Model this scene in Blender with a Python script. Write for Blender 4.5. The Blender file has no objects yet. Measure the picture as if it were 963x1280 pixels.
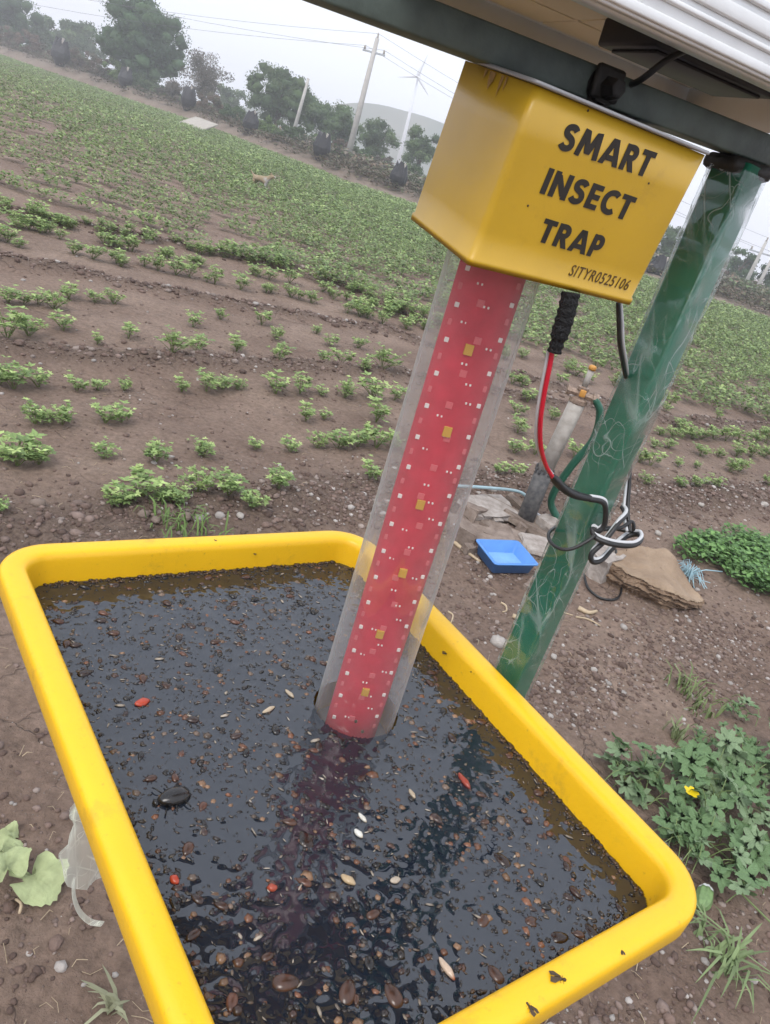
import bpy, bmesh, math, random
import numpy as np
from mathutils import Vector, Matrix
random.seed(7); rng = np.random.default_rng(7)
S = bpy.context.scene; COL = S.collection

# ------------------------------------------------------------------ camera
FPX = 912.0; PITCH = math.radians(24.8); ROLL = math.radians(17.3); EYE = np.array([0, 0, 1.5])
_R0 = np.array([1., 0, 0]); _U0 = np.array([0, math.sin(PITCH), math.cos(PITCH)]); CF = np.array([0, math.cos(PITCH), -math.sin(PITCH)])
CR = math.cos(ROLL)*_R0 + math.sin(ROLL)*_U0; CU = -math.sin(ROLL)*_R0 + math.cos(ROLL)*_U0
cam = bpy.data.cameras.new('camera'); camo = bpy.data.objects.new('camera', cam); COL.objects.link(camo)
M3 = Matrix([[CR[i], CU[i], -CF[i]] for i in range(3)])
camo.matrix_world = Matrix.Translation(EYE) @ M3.to_4x4()
cam.sensor_fit = 'VERTICAL'; cam.sensor_height = 24.0; cam.lens = 24.0*FPX/1280.0
cam.clip_start = 0.02; cam.clip_end = 6000
S.camera = camo
def ray(px, py): return ((px-481.5)*CR - (py-640)*CU + FPX*CF)/FPX
def at(px, py, w): return EYE + w*ray(px, py)              # photo pixel + depth -> point in the place
def onz(px, py, z=0.0):
    d = ray(px, py); return EYE + d*((z-EYE[2])/d[2])
def atdist(px, py, dist):
    d = ray(px, py); return EYE + d*(dist/math.hypot(d[0], d[1]))

# ------------------------------------------------------------------ sky, sun, exposure
SUN_EL, SUN_AZ = math.radians(55), math.radians(200)
W = bpy.data.worlds.new('World'); S.world = W; W.use_nodes = True
nt = W.node_tree; bg = nt.nodes['Background']
sky = nt.nodes.new('ShaderNodeTexSky'); sky.sky_type = 'NISHITA'; sky.sun_disc = False
sky.sun_elevation = SUN_EL; sky.sun_rotation = SUN_AZ; sky.dust_density = 6; sky.air_density = 1.5
hsv = nt.nodes.new('ShaderNodeHueSaturation'); hsv.inputs['Saturation'].default_value = 0.3
mixw = nt.nodes.new('ShaderNodeMixRGB'); mixw.inputs['Fac'].default_value = 0.85
mixw.inputs['Color2'].default_value = (7.2, 7.6, 8.55, 1)          # even cloud deck
nt.links.new(sky.outputs[0], hsv.inputs['Color']); nt.links.new(hsv.outputs[0], mixw.inputs['Color1'])
nt.links.new(mixw.outputs[0], bg.inputs['Color']); bg.inputs['Strength'].default_value = 0.1
sl = bpy.data.lights.new('sun', 'SUN'); sl.energy = 1.1; sl.angle = math.radians(25); sl.color = (1, .96, .9)
so = bpy.data.objects.new('sun', sl); COL.objects.link(so)
sd = Vector((math.sin(SUN_AZ)*math.cos(SUN_EL), math.cos(SUN_AZ)*math.cos(SUN_EL), math.sin(SUN_EL)))
so.rotation_euler = sd.to_track_quat('Z', 'Y').to_euler(); so.location = (0, 0, 30)
S.view_settings.view_transform = 'Standard'; S.view_settings.look = 'None'
S.view_settings.exposure = 0.85; S.view_settings.gamma = 1.0; S.view_settings.use_curve_mapping = False
S.cycles.use_denoising = True; S.cycles.transparent_max_bounces = 24; S.cycles.max_bounces = 6; S.cycles.use_adaptive_sampling = True; S.cycles.adaptive_threshold = 0.02
S.cycles.volume_bounces = 2; S.cycles.caustics_reflective = False; S.cycles.caustics_refractive = False

# ------------------------------------------------------------------ materials
MATS = {}
def mat(name, col, rough=0.6, spec=0.5, metal=0.0, var=0.0, vscale=20.0, bump=0.0, bscale=60.0, tint=False, col2=None, coat=0.0, ior=None, sss=0.0, transl=0.0, vdetail=4):
    m = bpy.data.materials.new(name); m.use_nodes = True; n = m.node_tree.nodes; l = m.node_tree.links
    b = n['Principled BSDF']; b.inputs['Roughness'].default_value = rough; b.inputs['Specular IOR Level'].default_value = spec
    b.inputs['Metallic'].default_value = metal; b.inputs['Coat Weight'].default_value = coat; b.inputs['Coat Roughness'].default_value = .22
    if ior: b.inputs['IOR'].default_value = ior
    tc = n.new('ShaderNodeTexCoord'); src = None
    if var > 0 or col2:
        nz = n.new('ShaderNodeTexNoise'); nz.inputs['Scale'].default_value = vscale; nz.inputs['Detail'].default_value = vdetail
        l.new(tc.outputs['Object'], nz.inputs['Vector'])
        rp = n.new('ShaderNodeValToRGB'); rp.color_ramp.elements[0].position = .3; rp.color_ramp.elements[1].position = .72
        c2 = col2 if col2 else tuple(min(1, c*(1+var)) for c in col)
        c1 = col if col2 else tuple(c*(1-var) for c in col)
        rp.color_ramp.elements[0].color = (*c1, 1); rp.color_ramp.elements[1].color = (*c2, 1)
        l.new(nz.outputs['Fac'], rp.inputs['Fac']); src = rp.outputs['Color']
    if tint:
        at_ = n.new('ShaderNodeAttribute'); at_.attribute_name = 'tint'
        mx = n.new('ShaderNodeMixRGB'); mx.blend_type = 'MULTIPLY'; mx.inputs['Fac'].default_value = 1
        if src: l.new(src, mx.inputs['Color1'])
        else: mx.inputs['Color1'].default_value = (*col, 1)
        l.new(at_.outputs['Color'], mx.inputs['Color2']); src = mx.outputs['Color']
    if src: l.new(src, b.inputs['Base Color'])
    else: b.inputs['Base Color'].default_value = (*col, 1)
    if bump > 0:
        bz = n.new('ShaderNodeTexNoise'); bz.inputs['Scale'].default_value = bscale; bz.inputs['Detail'].default_value = 5
        l.new(tc.outputs['Object'], bz.inputs['Vector'])
        bp = n.new('ShaderNodeBump'); bp.inputs['Strength'].default_value = bump; bp.inputs['Distance'].default_value = .01
        l.new(bz.outputs['Fac'], bp.inputs['Height']); l.new(bp.outputs['Normal'], b.inputs['Normal'])
    if transl > 0:
        tr = n.new('ShaderNodeBsdfTranslucent'); ms = n.new('ShaderNodeMixShader'); ms.inputs['Fac'].default_value = transl
        if src: l.new(src, tr.inputs['Color'])
        else: tr.inputs['Color'].default_value = (*col, 1)
        l.new(b.outputs[0], ms.inputs[1]); l.new(tr.outputs[0], ms.inputs[2]); l.new(ms.outputs[0], n['Material Output'].inputs['Surface'])
    MATS[name] = m; return m

def soil_material():
    m = bpy.data.materials.new('soil'); m.use_nodes = True; n = m.node_tree.nodes; l = m.node_tree.links
    b = n['Principled BSDF']; b.inputs['Roughness'].default_value = .85; b.inputs['Specular IOR Level'].default_value = .3
    tc = n.new('ShaderNodeTexCoord')
    def noise(sc, det=6, rough=.6):
        z = n.new('ShaderNodeTexNoise'); z.inputs['Scale'].default_value = sc; z.inputs['Detail'].default_value = det; z.inputs['Roughness'].default_value = rough
        l.new(tc.outputs['Object'], z.inputs['Vector']); return z
    def ramp(src, p0, c0, p1, c1):
        r = n.new('ShaderNodeValToRGB'); r.color_ramp.elements[0].position = p0; r.color_ramp.elements[1].position = p1
        r.color_ramp.elements[0].color = (*c0, 1); r.color_ramp.elements[1].color = (*c1, 1); l.new(src, r.inputs['Fac']); return r
    def mix(f, a, c, mode='MIX'):
        x = n.new('ShaderNodeMixRGB'); x.blend_type = mode
        if isinstance(f, float): x.inputs['Fac'].default_value = f
        else: l.new(f, x.inputs['Fac'])
        for s, k in ((a, 'Color1'), (c, 'Color2')):
            if isinstance(s, tuple): x.inputs[k].default_value = (*s, 1)
            else: l.new(s, x.inputs[k])
        return x.outputs[0]
    big = ramp(noise(1.3, 5).outputs['Fac'], .32, (.165, .114, .088), .68, (.268, .200, .158))
    fine = ramp(noise(38, 8, .7).outputs['Fac'], .3, (.62, .60, .58), .7, (1.25, 1.22, 1.2))
    c = mix(1.0, big.outputs['Color'], fine.outputs['Color'], 'MULTIPLY')
    at_ = n.new('ShaderNodeAttribute'); at_.attribute_name = 'tint'
    sep = n.new('ShaderNodeSeparateColor'); l.new(at_.outputs['Color'], sep.inputs[0])
    grit = ramp(noise(55, 8, .75).outputs['Fac'], .35, (.075, .050, .038), .68, (.20, .145, .112))
    c = mix(sep.outputs[0], c, grit.outputs['Color'])                       # red: loose dark ridge soil
    far = ramp(noise(.9, 6).outputs['Fac'], .3, (.16, .118, .088), .7, (.24, .19, .15))
    c = mix(sep.outputs[1], c, far.outputs['Color'])                        # green: dry ground past the crop
    vor = n.new('ShaderNodeTexVoronoi'); vor.inputs['Scale'].default_value = 90; l.new(tc.outputs['Object'], vor.inputs['Vector'])
    pb = ramp(vor.outputs['Distance'], .10, (1, 1, 1), .22, (0, 0, 0))
    vn = noise(9, 3); pm = ramp(vn.outputs['Fac'], .52, (0, 0, 0), .66, (1, 1, 1))
    pf = mix(1.0, pb.outputs['Color'], pm.outputs['Color'], 'MULTIPLY')
    pcol = ramp(vor.outputs['Color'], .2, (.16, .12, .10), .9, (.42, .37, .33))
    c = mix(pf, c, pcol.outputs['Color'])
    # drying cracks
    v2 = n.new('ShaderNodeTexVoronoi'); v2.feature = 'DISTANCE_TO_EDGE'; v2.inputs['Scale'].default_value = 5.5
    wz = noise(6, 4); wadd = n.new('ShaderNodeMixRGB'); wadd.inputs['Fac'].default_value = .12
    l.new(tc.outputs['Object'], wadd.inputs['Color1']); l.new(wz.outputs['Color'], wadd.inputs['Color2']); l.new(wadd.outputs[0], v2.inputs['Vector'])
    cr = ramp(v2.outputs['Distance'], .004, (1, 1, 1), .014, (0, 0, 0))
    cm = ramp(noise(1.7, 2).outputs['Fac'], .5, (0, 0, 0), .62, (1, 1, 1))
    cf = mix(1.0, cr.outputs['Color'], cm.outputs['Color'], 'MULTIPLY')
    l.new(c, b.inputs['Base Color'])
    h1 = noise(14, 8, .65); h2 = noise(110, 6, .7)
    add = n.new('ShaderNodeMath'); add.operation = 'MULTIPLY_ADD'; add.inputs[1].default_value = .35
    l.new(h2.outputs['Fac'], add.inputs[0]); l.new(h1.outputs['Fac'], add.inputs[2])
    add2 = n.new('ShaderNodeMath'); add2.operation = 'MULTIPLY_ADD'; add2.inputs[1].default_value = -.7
    l.new(cf, add2.inputs[0]); l.new(add.outputs[0], add2.inputs[2])
    add3 = n.new('ShaderNodeMath'); add3.operation = 'MULTIPLY_ADD'; add3.inputs[1].default_value = .25
    l.new(pf, add3.inputs[0]); l.new(add2.outputs[0], add3.inputs[2])
    bp = n.new('ShaderNodeBump'); bp.inputs['Strength'].default_value = .9; bp.inputs['Distance'].default_value = .03
    l.new(add3.outputs[0], bp.inputs['Height']); l.new(bp.outputs['Normal'], b.inputs['Normal'])
    MATS['soil'] = m; return m

def clear_plastic(name, base_dust=.1, edge_dust_sheen=.5, gloss_rough=.08, crease_glint=False, tintc=(.95, .96, .96), dustc=(.75, .76, .76), f0=.04):
    m = bpy.data.materials.new(name); m.use_nodes = True; n = m.node_tree.nodes; l = m.node_tree.links
    n.remove(n['Principled BSDF']); out = n['Material Output']
    tr = n.new('ShaderNodeBsdfTransparent'); tr.inputs[0].default_value = (*tintc, 1)
    gl = n.new('ShaderNodeBsdfGlossy'); gl.inputs['Roughness'].default_value = gloss_rough; gl.inputs['Color'].default_value = (1, 1, 1, 1)
    lf = n.new('ShaderNodeLayerWeight'); lf.inputs['Blend'].default_value = .5; pw = n.new('ShaderNodeMath'); pw.operation = 'POWER'; pw.inputs[1].default_value = 4.5; l.new(lf.outputs['Facing'], pw.inputs[0])
    fr = n.new('ShaderNodeMath'); fr.operation = 'MULTIPLY_ADD'; fr.inputs[1].default_value = .8; fr.inputs[2].default_value = f0; l.new(pw.outputs[0], fr.inputs[0])   # thin sheet, same from both sides
    m1 = n.new('ShaderNodeMixShader'); l.new(fr.outputs[0], m1.inputs[0]); l.new(tr.outputs[0], m1.inputs[1]); l.new(gl.outputs[0], m1.inputs[2])
    df = n.new('ShaderNodeBsdfDiffuse'); df.inputs[0].default_value = (*dustc, 1)
    tl = n.new('ShaderNodeBsdfTranslucent'); tl.inputs[0].default_value = (*dustc, 1)
    dm = n.new('ShaderNodeMixShader'); dm.inputs[0].default_value = .5; l.new(df.outputs[0], dm.inputs[1]); l.new(tl.outputs[0], dm.inputs[2])
    lw = n.new('ShaderNodeLayerWeight'); lw.inputs['Blend'].default_value = .35
    tc = n.new('ShaderNodeTexCoord')
    mr = n.new('ShaderNodeMapRange'); mr.inputs['To Min'].default_value = base_dust; mr.inputs['To Max'].default_value = edge_dust_sheen  # grey rising at the margin is dust plus edge reflections painted in
    l.new(lw.outputs['Facing'], mr.inputs['Value']); fac = mr.outputs[0]
    nz = n.new('ShaderNodeTexNoise'); nz.inputs['Scale'].default_value = 45; nz.inputs['Detail'].default_value = 6; l.new(tc.outputs['Object'], nz.inputs['Vector'])
    if crease_glint:  # creases whitened in the colour, standing in for highlights on the sheet
        lines = []
        for rt, scl, wd in (((.42, .30, .2), (30, 30, 2.4), .026), ((-.6, .45, .9), (40, 40, 4.5), .017), ((.9, -.7, .4), (48, 48, 7), .010), ((.1, -.05, .3), (64, 64, 2.6), .013)):
            m0 = n.new('ShaderNodeMapping'); m0.inputs['Rotation'].default_value = rt; l.new(tc.outputs['Object'], m0.inputs['Vector'])
            mp = n.new('ShaderNodeMapping'); mp.inputs['Scale'].default_value = scl; l.new(m0.outputs[0], mp.inputs['Vector'])
            nw = n.new('ShaderNodeTexNoise'); nw.inputs['Scale'].default_value = 1.0; nw.inputs['Detail'].default_value = .4; nw.inputs['Distortion'].default_value = 0; l.new(mp.outputs[0], nw.inputs['Vector'])
            sb = n.new('ShaderNodeMath'); sb.operation = 'SUBTRACT'; sb.inputs[1].default_value = .5; l.new(nw.outputs['Fac'], sb.inputs[0])
            ab = n.new('ShaderNodeMath'); ab.operation = 'ABSOLUTE'; l.new(sb.outputs[0], ab.inputs[0])
            rg = n.new('ShaderNodeMapRange'); rg.inputs['From Min'].default_value = 0; rg.inputs['From Max'].default_value = wd; rg.inputs['To Min'].default_value = 1; rg.inputs['To Max'].default_value = 0; l.new(ab.outputs[0], rg.inputs['Value']); lines.append(rg.outputs[0])
        mx1 = n.new('ShaderNodeMath'); mx1.operation = 'MAXIMUM'; l.new(lines[0], mx1.inputs[0]); l.new(lines[1], mx1.inputs[1])
        mx2 = n.new('ShaderNodeMath'); mx2.operation = 'MAXIMUM'; l.new(mx1.outputs[0], mx2.inputs[0]); l.new(lines[2], mx2.inputs[1])
        cr = n.new('ShaderNodeMath'); cr.operation = 'MAXIMUM'; l.new(mx2.outputs[0], cr.inputs[0]); l.new(lines[3], cr.inputs[1])
        pm = n.new('ShaderNodeTexNoise'); pm.inputs['Scale'].default_value = 14; l.new(tc.outputs['Object'], pm.inputs['Vector'])
        pr = n.new('ShaderNodeValToRGB'); pr.color_ramp.elements[0].position = .36; pr.color_ramp.elements[1].position = .56; l.new(pm.outputs['Fac'], pr.inputs[0])
        mu = n.new('ShaderNodeMath'); mu.operation = 'MULTIPLY'; l.new(cr.outputs[0], mu.inputs[0]); l.new(pr.outputs[0], mu.inputs[1])
        ma = n.new('ShaderNodeMath'); ma.operation = 'MULTIPLY_ADD'; ma.inputs[1].default_value = .42; ma.use_clamp = True
        l.new(mu.outputs[0], ma.inputs[0]); l.new(fac, ma.inputs[2]); fac = ma.outputs[0]
    else:
        ma = n.new('ShaderNodeMath'); ma.operation = 'MULTIPLY'; ma.use_clamp = True
        sr = n.new('ShaderNodeMapRange'); sr.inputs['To Min'].default_value = .65; sr.inputs['To Max'].default_value = 1.35; l.new(nz.outputs['Fac'], sr.inputs['Value'])
        l.new(fac, ma.inputs[0]); l.new(sr.outputs[0], ma.inputs[1]); fac = ma.outputs[0]
    m2 = n.new('ShaderNodeMixShader'); l.new(fac, m2.inputs[0]); l.new(m1.outputs[0], m2.inputs[1]); l.new(dm.outputs[0], m2.inputs[2])
    l.new(m2.outputs[0], out.inputs['Surface']); MATS[name] = m; return m

soil_material()
m = mat('tray_yellow', (.84, .49, .012), .36, .5, var=.05, vscale=9, bump=.06, bscale=160)
def add_grime(m, col, scale, lo, hi, amount):                     # specks and smears of dried mud on a surface
    n = m.node_tree.nodes; l = m.node_tree.links; b = n['Principled BSDF']; src = b.inputs['Base Color'].links[0].from_socket; tc = n.new('ShaderNodeTexCoord'); prev = src
    for sc_, a0, a1, am in ((scale, lo, hi, amount), (scale*7, lo+.03, hi+.02, amount*1.3)):
        nz = n.new('ShaderNodeTexNoise'); nz.inputs['Scale'].default_value = sc_; nz.inputs['Detail'].default_value = 7; nz.inputs['Roughness'].default_value = .7; l.new(tc.outputs['Object'], nz.inputs['Vector'])
        mr = n.new('ShaderNodeMapRange'); mr.inputs['From Min'].default_value = a0; mr.inputs['From Max'].default_value = a1; mr.inputs['To Max'].default_value = am; l.new(nz.outputs['Fac'], mr.inputs['Value'])
        mx = n.new('ShaderNodeMixRGB'); l.new(mr.outputs[0], mx.inputs['Fac']); l.new(prev, mx.inputs['Color1']); mx.inputs['Color2'].default_value = (*col, 1); prev = mx.outputs[0]
    l.new(prev, b.inputs['Base Color'])
add_grime(m, (.30, .17, .04), 16, .58, .74, .45)
m = mat('box_yellow', (.57, .345, .014), .42, .5, var=.07, vscale=14, coat=.45, bump=.02, bscale=500)
add_grime(m, (.22, .13, .04), 22, .60, .76, .25)
mat('lid_grey', (.34, .34, .35), .45, .5, metal=.3)
mat('black_print', (.022, .018, .014), .5, var=.2, vscale=60)
mat('serial_print', (.10, .055, .012), .6)
mat('pole_green', (.010, .140, .080), .32, .5, var=.12, vscale=18, bump=.03, bscale=300)
mat('arm_green', (.075, .100, .088), .5, .5, var=.35, vscale=26, bump=.1, bscale=160)
mat('bolt_dark', (.03, .028, .026), .6, .4, metal=.4, var=.4, vscale=80, bump=.2)
mat('panel_frame', (.78, .79, .79), .35, .5, metal=.25, var=.04, vscale=30)
mat('backsheet', (.90, .87, .80), .5, var=.05, vscale=12)
mat('cell', (.84, .78, .66), .5, var=.04, vscale=14)
mat('junction_black', (.012, .013, .018), .45, var=.2)
mat('glass_blue', (.01, .015, .04), .08, .6)
mat('led_board', (.56, .045, .072), .42, .4, var=.12, vscale=60)
mat('led_chip', (.85, .78, .74), .35)
mat('led_faint', (.66, .13, .15), .4)
mat('component_yellow', (.60, .33, .05), .5)
mat('cable_black', (.016, .016, .017), .42, .5)
mat('sleeve_black', (.012, .012, .013), .75, .3, bump=.6, bscale=300)
mat('cable_white', (.55, .56, .58), .4)
mat('cable_red', (.58, .012, .035), .38)
clear_plastic('tube_clear', .03, .62, .04, dustc=(.60, .62, .61), f0=.045)
clear_plastic('film_clear', .01, .10, .10, crease_glint=True, dustc=(.80, .88, .86), f0=.07)
clear_plastic('bag_clear', .26, .62, .22, crease_glint=True, dustc=(.93, .96, .86))
m = mat('liquid', (.009, .013, .021), .03, .6, ior=1.66)
mat('insect', (1, 1, 1), .22, .5, tint=True, var=.25, vscale=500)
mat('rust', (.30, .165, .03), .7, var=.3, vscale=200)
mat('bug_dry', (.06, .035, .015), .6, var=.4, vscale=400)
mat('leaf_groundnut', (1, 1, 1), .55, .35, tint=True, transl=.25)
mat('stem_groundnut', (.16, .20, .07), .6, .3)
mat('leaf_melon', (.155, .25, .115), .6, .3, var=.32, vscale=40, transl=.2, bump=.3, bscale=160)
mat('leaf_melon_pale', (.23, .32, .18), .65, .3, var=.25, vscale=40, transl=.2, bump=.3, bscale=160)
mat('leaf_fallen', (.40, .46, .24), .6, .3, var=.22, vscale=30, transl=.15, bump=.3, bscale=120)
mat('stem_melon', (.17, .23, .09), .6, .3)
mat('petal_yellow', (.85, .62, .01), .5, transl=.2)
mat('grass_blade', (1, 1, 1), .6, .3, tint=True, transl=.25)
mat('gravel', (1, 1, 1), .85, .3, tint=True, var=.25, vscale=70, bump=.4, bscale=180)
mat('rock_tan', (.22, .155, .105), .88, .3, col2=(.34, .255, .18), vscale=7, bump=.9, bscale=45)
mat('rock_side', (.12, .078, .052), .9, .2, col2=(.27, .19, .13), vscale=18, bump=1.0, bscale=60)
mat('debris_stone', (.15, .112, .09), .88, .3, col2=(.28, .225, .19), vscale=20, bump=.6, bscale=80)
mat('debris_pale', (.23, .195, .17), .85, .3, col2=(.40, .36, .33), vscale=24, bump=.5, bscale=80)
mat('wood_weathered', (.14, .105, .085), .88, .25, col2=(.28, .225, .185), vscale=16, bump=.7, bscale=90)
mat('straw', (.42, .33, .22), .7, var=.2, vscale=60)
mat('blue_plastic', (.085, .25, .62), .35, .5, var=.07, vscale=20)
mat('blue_wet_sheen', (.22, .42, .72), .12, .8, var=.1, vscale=20)  # paler blue has the sky's reflection on the wet floor painted in
mat('pvc_white', (.25, .228, .20), .65, col2=(.42, .39, .355), vscale=22, bump=.15)
mat('pvc_black', (.035, .037, .042), .6, col2=(.12, .115, .11), vscale=40, bump=.3)
mat('valve_metal', (.30, .22, .17), .5, metal=.4, var=.4, vscale=60)
mat('valve_orange', (.50, .24, .05), .5)
mat('hose_green', (.01, .085, .05), .5)
mat('pipe_blue', (.30, .42, .46), .5, var=.1)
mat('frayed_blue', (.42, .60, .66), .6, transl=.3)
mat('gourd_green', (.15, .24, .09), .5, var=.25, vscale=60)
mat('gourd_white', (.72, .74, .72), .5)
mat('bark', (.12, .09, .065), .9, .2, var=.3, vscale=8, bump=.6, bscale=20)
mat('tree_leaf', (1, 1, 1), .65, .25, tint=True, transl=.2)
mat('concrete', (.46, .44, .42), .85, .2, var=.12, vscale=4, bump=.2, bscale=30)
mat('post_pale', (.36, .33, .30), .85, .2, var=.15, vscale=8)
mat('black_sheet', (.018, .017, .022), .5, .4, var=.4, vscale=8)
mat('steel_far', (.40, .42, .45), .6)
mat('turbine_white', (.70, .72, .76), .5)
mat('slab_white', (.38, .35, .31), .85, .2, var=.1, vscale=5)
mat('hill_green', (.060, .085, .052), .95, .1, col2=(.12, .12, .085), vscale=.06, bump=.3, bscale=.2)
mat('dog_tan', (.30, .235, .155), .85, .2, tint=True)
mat('wire_dark', (.12, .12, .14), .6)

# ------------------------------------------------------------------ mesh helpers
ORG = {}
def tag(o, label=None, cat=None, group=None, kind=None):
    if label: o['label'] = label
    if cat: o['category'] = cat
    if group: o['group'] = group
    if kind: o['kind'] = kind
    return o
def new_mesh(name, V, F, material, smooth=True, tint=None):
    me = bpy.data.meshes.new(name)
    V = np.asarray(V, dtype=np.float32)
    if isinstance(F, np.ndarray):
        k = F.shape[1]; me.vertices.add(len(V)); me.vertices.foreach_set('co', V.ravel())
        me.loops.add(F.size); me.loops.foreach_set('vertex_index', F.astype(np.int32).ravel())
        me.polygons.add(len(F)); me.polygons.foreach_set('loop_start', np.arange(0, F.size, k, dtype=np.int32))
        me.update(calc_edges=True)
    else:
        me.from_pydata([tuple(map(float, v)) for v in V], [], [tuple(int(i) for i in f) for f in F])
    if smooth: me.polygons.foreach_set('use_smooth', np.ones(len(me.polygons), dtype=bool))
    if tint is not None:
        a = me.attributes.new('tint', 'FLOAT_COLOR', 'POINT'); t = np.ones((len(V), 4), np.float32); t[:, :3] = tint; a.data.foreach_set('color', t.ravel())
    if material: me.materials.append(MATS[material])
    me.validate(); me.update(); return me
def empty(name, loc, label=None, cat=None, group=None):
    o = bpy.data.objects.new(name, None); COL.objects.link(o); o.location = tuple(map(float, loc)); o.empty_display_size = .1
    ORG[o] = np.array(loc, float); return tag(o, label, cat, group)
def link(name, me, parent=None, loc=None):
    o = bpy.data.objects.new(name, me); COL.objects.link(o)
    if parent is not None: o.parent = parent
    if loc is not None: o.location = tuple(map(float, loc))
    return o
def obj(name, VF, material, parent=None, origin=None, smooth=True, tint=None, **kw):
    """world-space mesh; origin = its base. A child keeps its parent's origin."""
    V, F = VF[0], VF[1]; V = np.asarray(V, float)
    if tint is None and len(VF) > 2: tint = VF[2]
    if parent is not None: og = ORG[parent]
    else: og = np.array(origin, float) if origin is not None else np.array([V[:, 0].mean(), V[:, 1].mean(), V[:, 2].min()])
    me = new_mesh(name, V-og, F, material, smooth, tint)
    o = link(name, me, parent, None if parent is not None else og); ORG[o] = og
    return tag(o, **kw)
def merge(*parts):
    Vs, Fs, n = [], [], 0
    for p in parts:
        Vs.append(np.asarray(p[0], float)); Fs += [tuple(int(i)+n for i in f) for f in p[1]]; n += len(p[0])
    return np.vstack(Vs), Fs
def unit(v): v = np.asarray(v, float); return v/(np.linalg.norm(v)+1e-12)
def crom(pts, k=8):
    p = np.asarray(pts, float); p = np.vstack([2*p[0]-p[1], p, 2*p[-1]-p[-2]]); out = []
    for i in range(1, len(p)-2):
        for t in np.linspace(0, 1, k, endpoint=False):
            a, b, c, d = p[i-1], p[i], p[i+1], p[i+2]
            out.append(.5*(2*b+(c-a)*t+(2*a-5*b+4*c-d)*t*t+(3*b-a-3*c+d)*t**3))
    out.append(p[-2]); return np.array(out)
def sweep(pts, rad, n=8, cap=True, squash=1.0):
    p = np.asarray(pts, float); m = len(p); r = np.broadcast_to(np.asarray(rad, float), (m,)) if np.ndim(rad) else np.full(m, rad)
    T = np.gradient(p, axis=0); T /= np.linalg.norm(T, axis=1)[:, None]+1e-12
    ref = np.array([0, 0, 1.]) if abs(T[0][2]) < .9 else np.array([1., 0, 0])
    N = unit(np.cross(T[0], ref)); V = []
    for i in range(m):
        N = unit(N-T[i]*np.dot(N, T[i])); B = np.cross(T[i], N)
        for k in range(n):
            a = 2*math.pi*k/n; V.append(p[i]+r[i]*(math.cos(a)*N+squash*math.sin(a)*B))
    F = [(i*n+k, i*n+(k+1) % n, (i+1)*n+(k+1) % n, (i+1)*n+k) for i in range(m-1) for k in range(n)]
    if cap: F += [tuple(range(n))[::-1], tuple(range((m-1)*n, m*n))]
    return np.array(V), F
def bbox(cx, cy, cz, sx, sy, sz, ax=None, bevel=0.0, seg=2):
    """bevelled box, centre + full sizes in the axes ax (rows u, v, w)"""
    bm = bmesh.new(); bmesh.ops.create_cube(bm, size=1)
    bmesh.ops.scale(bm, vec=(sx, sy, sz), verts=bm.verts)
    if bevel > 0: bmesh.ops.bevel(bm, geom=list(bm.edges), offset=bevel, segments=seg, affect='EDGES', profile=.5)
    bm.verts.index_update(); V = np.array([v.co[:] for v in bm.verts]); F = [tuple(v.index for v in f.verts) for f in bm.faces]; bm.free()
    A = np.eye(3) if ax is None else np.array([unit(a) for a in ax])
    return V@A + np.array([cx, cy, cz]), F
def loft(rings, close=True, cap0=False, cap1=False):
    n = len(rings[0]); V = np.vstack(rings); F = []
    for i in range(len(rings)-1):
        for k in range(n if close else n-1):
            F.append((i*n+k, i*n+(k+1) % n, (i+1)*n+(k+1) % n, (i+1)*n+k))
    if cap0: F.append(tuple(range(n))[::-1])
    if cap1: F.append(tuple(range((len(rings)-1)*n, len(rings)*n)))
    return V, F
def ico(sub=1):
    bm = bmesh.new(); bmesh.ops.create_icosphere(bm, subdivisions=sub, radius=1); bm.verts.index_update()
    V = np.array([v.co[:] for v in bm.verts]); F = np.array([[v.index for v in f.verts] for f in bm.faces]); bm.free(); return V, F
ICO1, ICO2 = ico(1), ico(2)
def rotz(a): c, s = math.cos(a), math.sin(a); return np.array([[c, -s, 0], [s, c, 0], [0, 0, 1.]])
def rot_rand():
    q = rng.normal(size=4); q /= np.linalg.norm(q); return np.array(Matrix(__import__('mathutils').Quaternion(q).to_matrix()))
def lathe_like(prof, axis_p, axis_d, n=16):
    """prof: (r, t) along the axis"""
    d = unit(axis_d); a = unit(np.cross(d, [0, 0, 1.] if abs(d[2]) < .9 else [1., 0, 0])); b = np.cross(d, a); rings = []
    for r, t in prof: rings.append(np.array([axis_p+d*t+r*(math.cos(2*math.pi*k/n)*a+math.sin(2*math.pi*k/n)*b) for k in range(n)]))
    return loft(rings, cap0=True, cap1=True)
_L = rng.random((64, 64))
def vnoise(x, y, s=1.0, off=0.0):
    x = np.asarray(x)*s+off; y = np.asarray(y)*s+off*1.7; xi = np.floor(x).astype(int); yi = np.floor(y).astype(int); fx = x-xi; fy = y-yi
    fx = fx*fx*(3-2*fx); fy = fy*fy*(3-2*fy); g = lambda i, j: _L[i % 64, j % 64]
    return (g(xi, yi)*(1-fx)+g(xi+1, yi)*fx)*(1-fy)+(g(xi, yi+1)*(1-fx)+g(xi+1, yi+1)*fx)*fy-.5

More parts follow.
